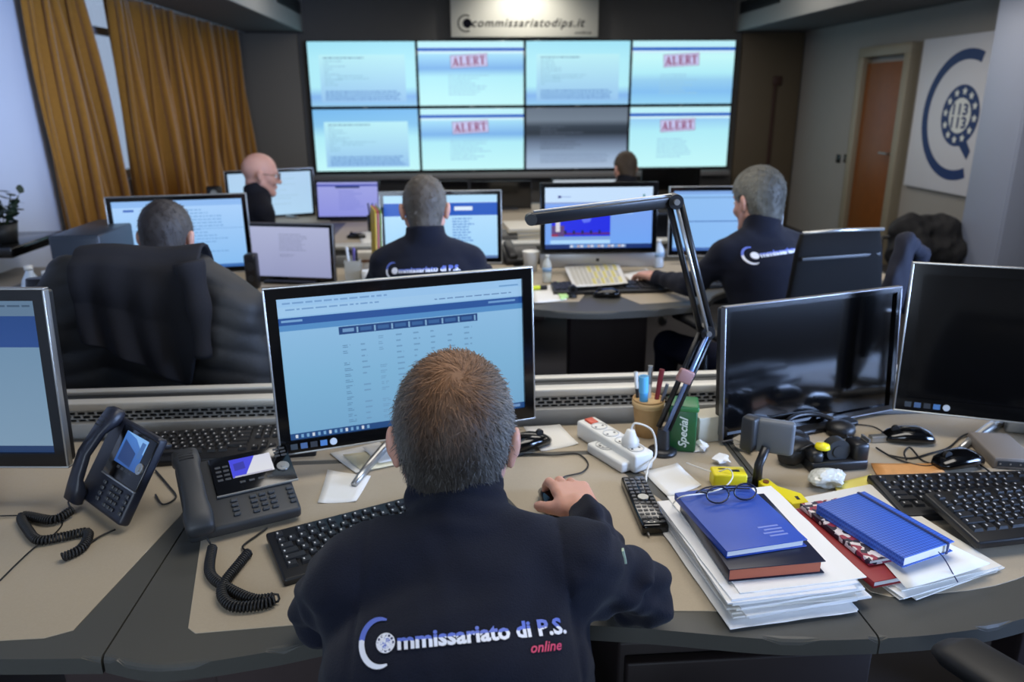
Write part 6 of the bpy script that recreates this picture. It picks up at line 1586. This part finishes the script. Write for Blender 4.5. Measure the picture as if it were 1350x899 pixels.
MB().tube([hx + Vector((.01, -.01, .004)), (hx + hy) / 2 + Vector((0, -.01, .008)), hy + Vector((-.0, -.01, .004))], .006, 8).build('top_rail', silver, ch2)
MB().box(inv2 @ ((A_ + B_) / 2 + Vector((0, -.03, -.075))), (.30, .006, .012), bev=.002).build('back_handle_slot', dark, ch2)
# pale blue-grey garment over the right side of that chair
def sdf_thing(name, fn, lo, hi, res, m_, label, cat):
    e = empty(name, ((lo[0] + hi[0]) / 2, (lo[1] + hi[1]) / 2, lo[2]), 0, label, cat); bpy.context.view_layer.update()
    o = sdf_mesh(fn, lo, hi, res, 'cloth', m_, e); return e, o
gq = onY(1182, 345, 2.62)
g0, g1, g2 = onY(1196, 318, 2.62), onY(1172, 400, 2.60), onY(1215, 335, 2.75)
def gar(P):
    d = caps(P, g0, g1, .030, .048); d = smin(d, caps(P, g0, g2, .026, .030), .02); d = smin(d, caps(P, g2, (g2.x - .03, g2.y, g2.z - .2), .030, .04), .02)
    return d - .008 * wav(P * np.array([1.5, 1.5, .7], np.float32), 40, 5, 2)
sdf_thing('draped_jacket', gar, (g1.x - .25, 2.4, g1.z - .3), (g2.x + .2, 3.0, g0.z + .12), .008, mat('slate_fabric', (28, 31, 46), .85, bump=.3, bscale=500), 'slate blue garment hanging at the right of the mesh-back chair', 'jacket')
MB().cyl((gq.x, 2.62, 0), (gq.x, 2.62, .9), .02, n=12).build('coat_post', black); tag(bpy.data.objects['coat_post'], 'thin black post carrying the slate blue garment', 'post')
# black coats heaped by the emblem
h0_, h1_ = onY(1195, 290, 5.2), onY(1245, 292, 5.2)
def heap(P):
    d = caps(P, (h0_.x, 5.2, h0_.z - .06), (h1_.x, 5.2, h1_.z - .06), .10, .11)
    d = smin(d, caps(P, (h0_.x + .02, 5.15, .45), (h0_.x + .02, 5.2, h0_.z - .1), .17, .12), .08); d = smin(d, caps(P, (h1_.x, 5.15, .45), (h1_.x, 5.2, h1_.z - .1), .17, .13), .08)
    return d + .01 - .022 * wav(P * np.array([1.3, 1.3, .8], np.float32), 22, 5, 4) + .02 * np.abs(wav(P, 38, 4, 7))
sdf_thing('coat_heap', heap, (h0_.x - .35, 4.8, .22), (h1_.x + .35, 5.6, h0_.z + .16), .013, mat('black_cloth', (22, 22, 26), .8), 'black coats hanging heaped on a rack below the emblem panel', 'coats')
ck_ = empty('coat_rack', ((h0_.x + h1_.x) / 2, 5.2, 0), 0, 'low black rack carrying the black coats below the emblem panel', 'rack')
for sx in (-1, 1): MB().tube([(sx * .3, 0, 0), (sx * .3, 0, h0_.z - .12)], .012, 8).build('post', black, ck_)
MB().tube([(-.3, 0, h0_.z - .12), (.3, 0, h0_.z - .12)], .012, 8).build('crossbar', black, ck_)
# ---- the jacket-draped chair on the left
chL = office_chair(-1.00, 2.42, radians(-2), 'black office chair on the left, draped with a black puffer and a charcoal fleece jacket', back_h=1.035, wd=.50, arm_z=.66, seat_z=.42)
office_chair(-.13, 2.64, 0, 'black office chair of the man before the blue-banner monitor', back_h=.84, seat_z=.42, arm_z=.62)
office_chair(-1.30, 4.55, radians(-68), 'black office chair of the bald man', back_h=.78, seat_z=.42, arm_z=.6, arms=False)
office_chair(1.16, 5.18, radians(8), 'black office chair of the farthest man', back_h=.8, seat_z=.42, arm_z=.6)
YC = 2.16
pf = lambda px, py, Y=YC: onY(px, py, Y)
def puff(P):
    X, Y_, Z = P[:, 0], P[:, 1], P[:, 2]
    tl, tr = pf(98, 350), pf(252, 350)
    d = ecaps(P, (tl.x + .04, YC, tl.z - .03), (tr.x - .02, YC, tr.z - .03), (0, 0, 1), (.05, .075), (.05, .075))
    # body of the coat hanging behind the backrest
    c0, c1 = pf(150, 360), pf(215, 500, YC - .02)
    d = smin(d, ecaps(P, (-1.03, YC - .015, .95), (-1.03, YC - .03, .55), (1, 0, 0), (.25, .070), (.29, .075)), .04)
    # left sleeve, right sleeve
    a, b, c = pf(96, 368), pf(80, 425), pf(92, 510); d = smin(d, caps(P, a, b, .065, .075), .03); d = smin(d, caps(P, b, c, .075, .065), .03)
    a, b, c = pf(262, 362), pf(305, 410), pf(335, 500); d = smin(d, caps(P, a, b, .055, .075), .03); d = smin(d, caps(P, b, c, .080, .075), .03)
    a, b = pf(290, 430), pf(300, 520); d = smin(d, caps(P, a, b, .08, .09), .04)
    q = np.sin((Z + .35 * np.abs(X + 1.0) + .02 * wav(P, 14, 4, 3)) * pi / .062)
    d = d - .006 * np.abs(q) ** .5 - .010 * wav(P, 26, 5, 1)
    # leave room for the chair back
    return smax(d, -ecaps(P, (-1.0, 2.20, .5), (-1.0, 2.165, 1.02), (1, 0, 0), (.215, .03), (.215, .03)), .01)
sdf_thing('puffer_jacket', puff, (-1.48, 1.98, .42), (-.55, 2.40, 1.20), .0085, puffer, 'black quilted puffer jacket hung over the chair on the left', 'jacket')
# fleece: a hanging cloth sheet over the puffer with a slanted hem
nx, ny = 48, 40; vs = []
tl, tr = pf(97, 339, 2.07), pf(258, 336, 2.07)
for j in range(ny + 1):
    v = j / ny
    for i in range(nx + 1):
        u = i / nx
        x = tl.x - .012 + (tr.x - tl.x + .02) * u
        # hem height: left high, right low, dip in the middle right
        hem = .875 - .13 * max(0, min(1, (u - .0) / .78)) ** 1.2 + (0 if u < .82 else (u - .82) * .9)
        z = tl.z - .004 + (tr.z - tl.z) * u - (tl.z - hem) * v
        spread = 1 + .12 * v * (u - .4)
        fold = .010 * sin(u * 22 + 1.5 * sin(v * 3)) * (v ** .6) + .008 * sin(u * 9 + v * 4 + 1) * v
        y = 2.068 - .012 * sin(pi * min(1, v * 2)) - fold - .012 * v + .028 * max(0, 1 - v * 14) + .05 * max(0, abs(u - .5) * 2 - .86)
        vs.append((x * 1 + (.02 * sin(v * 5) if u > .7 else 0) * (u - .7), y - .012, z + .006 * sin(u * 7)))
    if j == 0:
        row0 = [(p[0], 2.19, p[2] + .004) for p in vs[:nx + 1]]
allv = [(p[0], 2.20, p[2] - .06) for p in row0] + [(p[0], 2.16, p[2] + .018) for p in row0] + [(p[0], 2.10, p[2] + .014) for p in row0] + vs
nr = ny + 3
m = MB(); m.raw(allv, [((j) * (nx + 1) + i, (j + 1) * (nx + 1) + i, (j + 1) * (nx + 1) + i + 1, j * (nx + 1) + i + 1) for j in range(nr) for i in range(nx)], smooth=True)
fe = empty('fleece_jacket', (-1.03, 2.08, .6), 0, 'charcoal fleece jacket draped over the puffer jacket, its hem slanting down to the right', 'jacket')
o = m.build('cloth', fleece, fe); o.matrix_parent_inverse = Matrix.Translation((-1.03, 2.08, .6)).inverted()
md = o.modifiers.new('thick', 'SOLIDIFY'); md.thickness = .012; md.offset = 0; md2 = o.modifiers.new('sub', 'SUBSURF'); md2.levels = 1; md2.render_levels = 1
# sleeve of the fleece hanging on the right
sa, sb_, sc_ = pf(248, 345, 2.03), pf(262, 400, 2.02), pf(268, 470, 2.02)
MBt = MB().tube(curve3([sa, sb_, sc_], 8), [.040 - .0012 * k + .003 * sin(k * .9) for k in range(17)], 14); o = MBt.build('sleeve', fleece, fe); o.matrix_parent_inverse = Matrix.Translation((-1.03, 2.08, .6)).inverted()
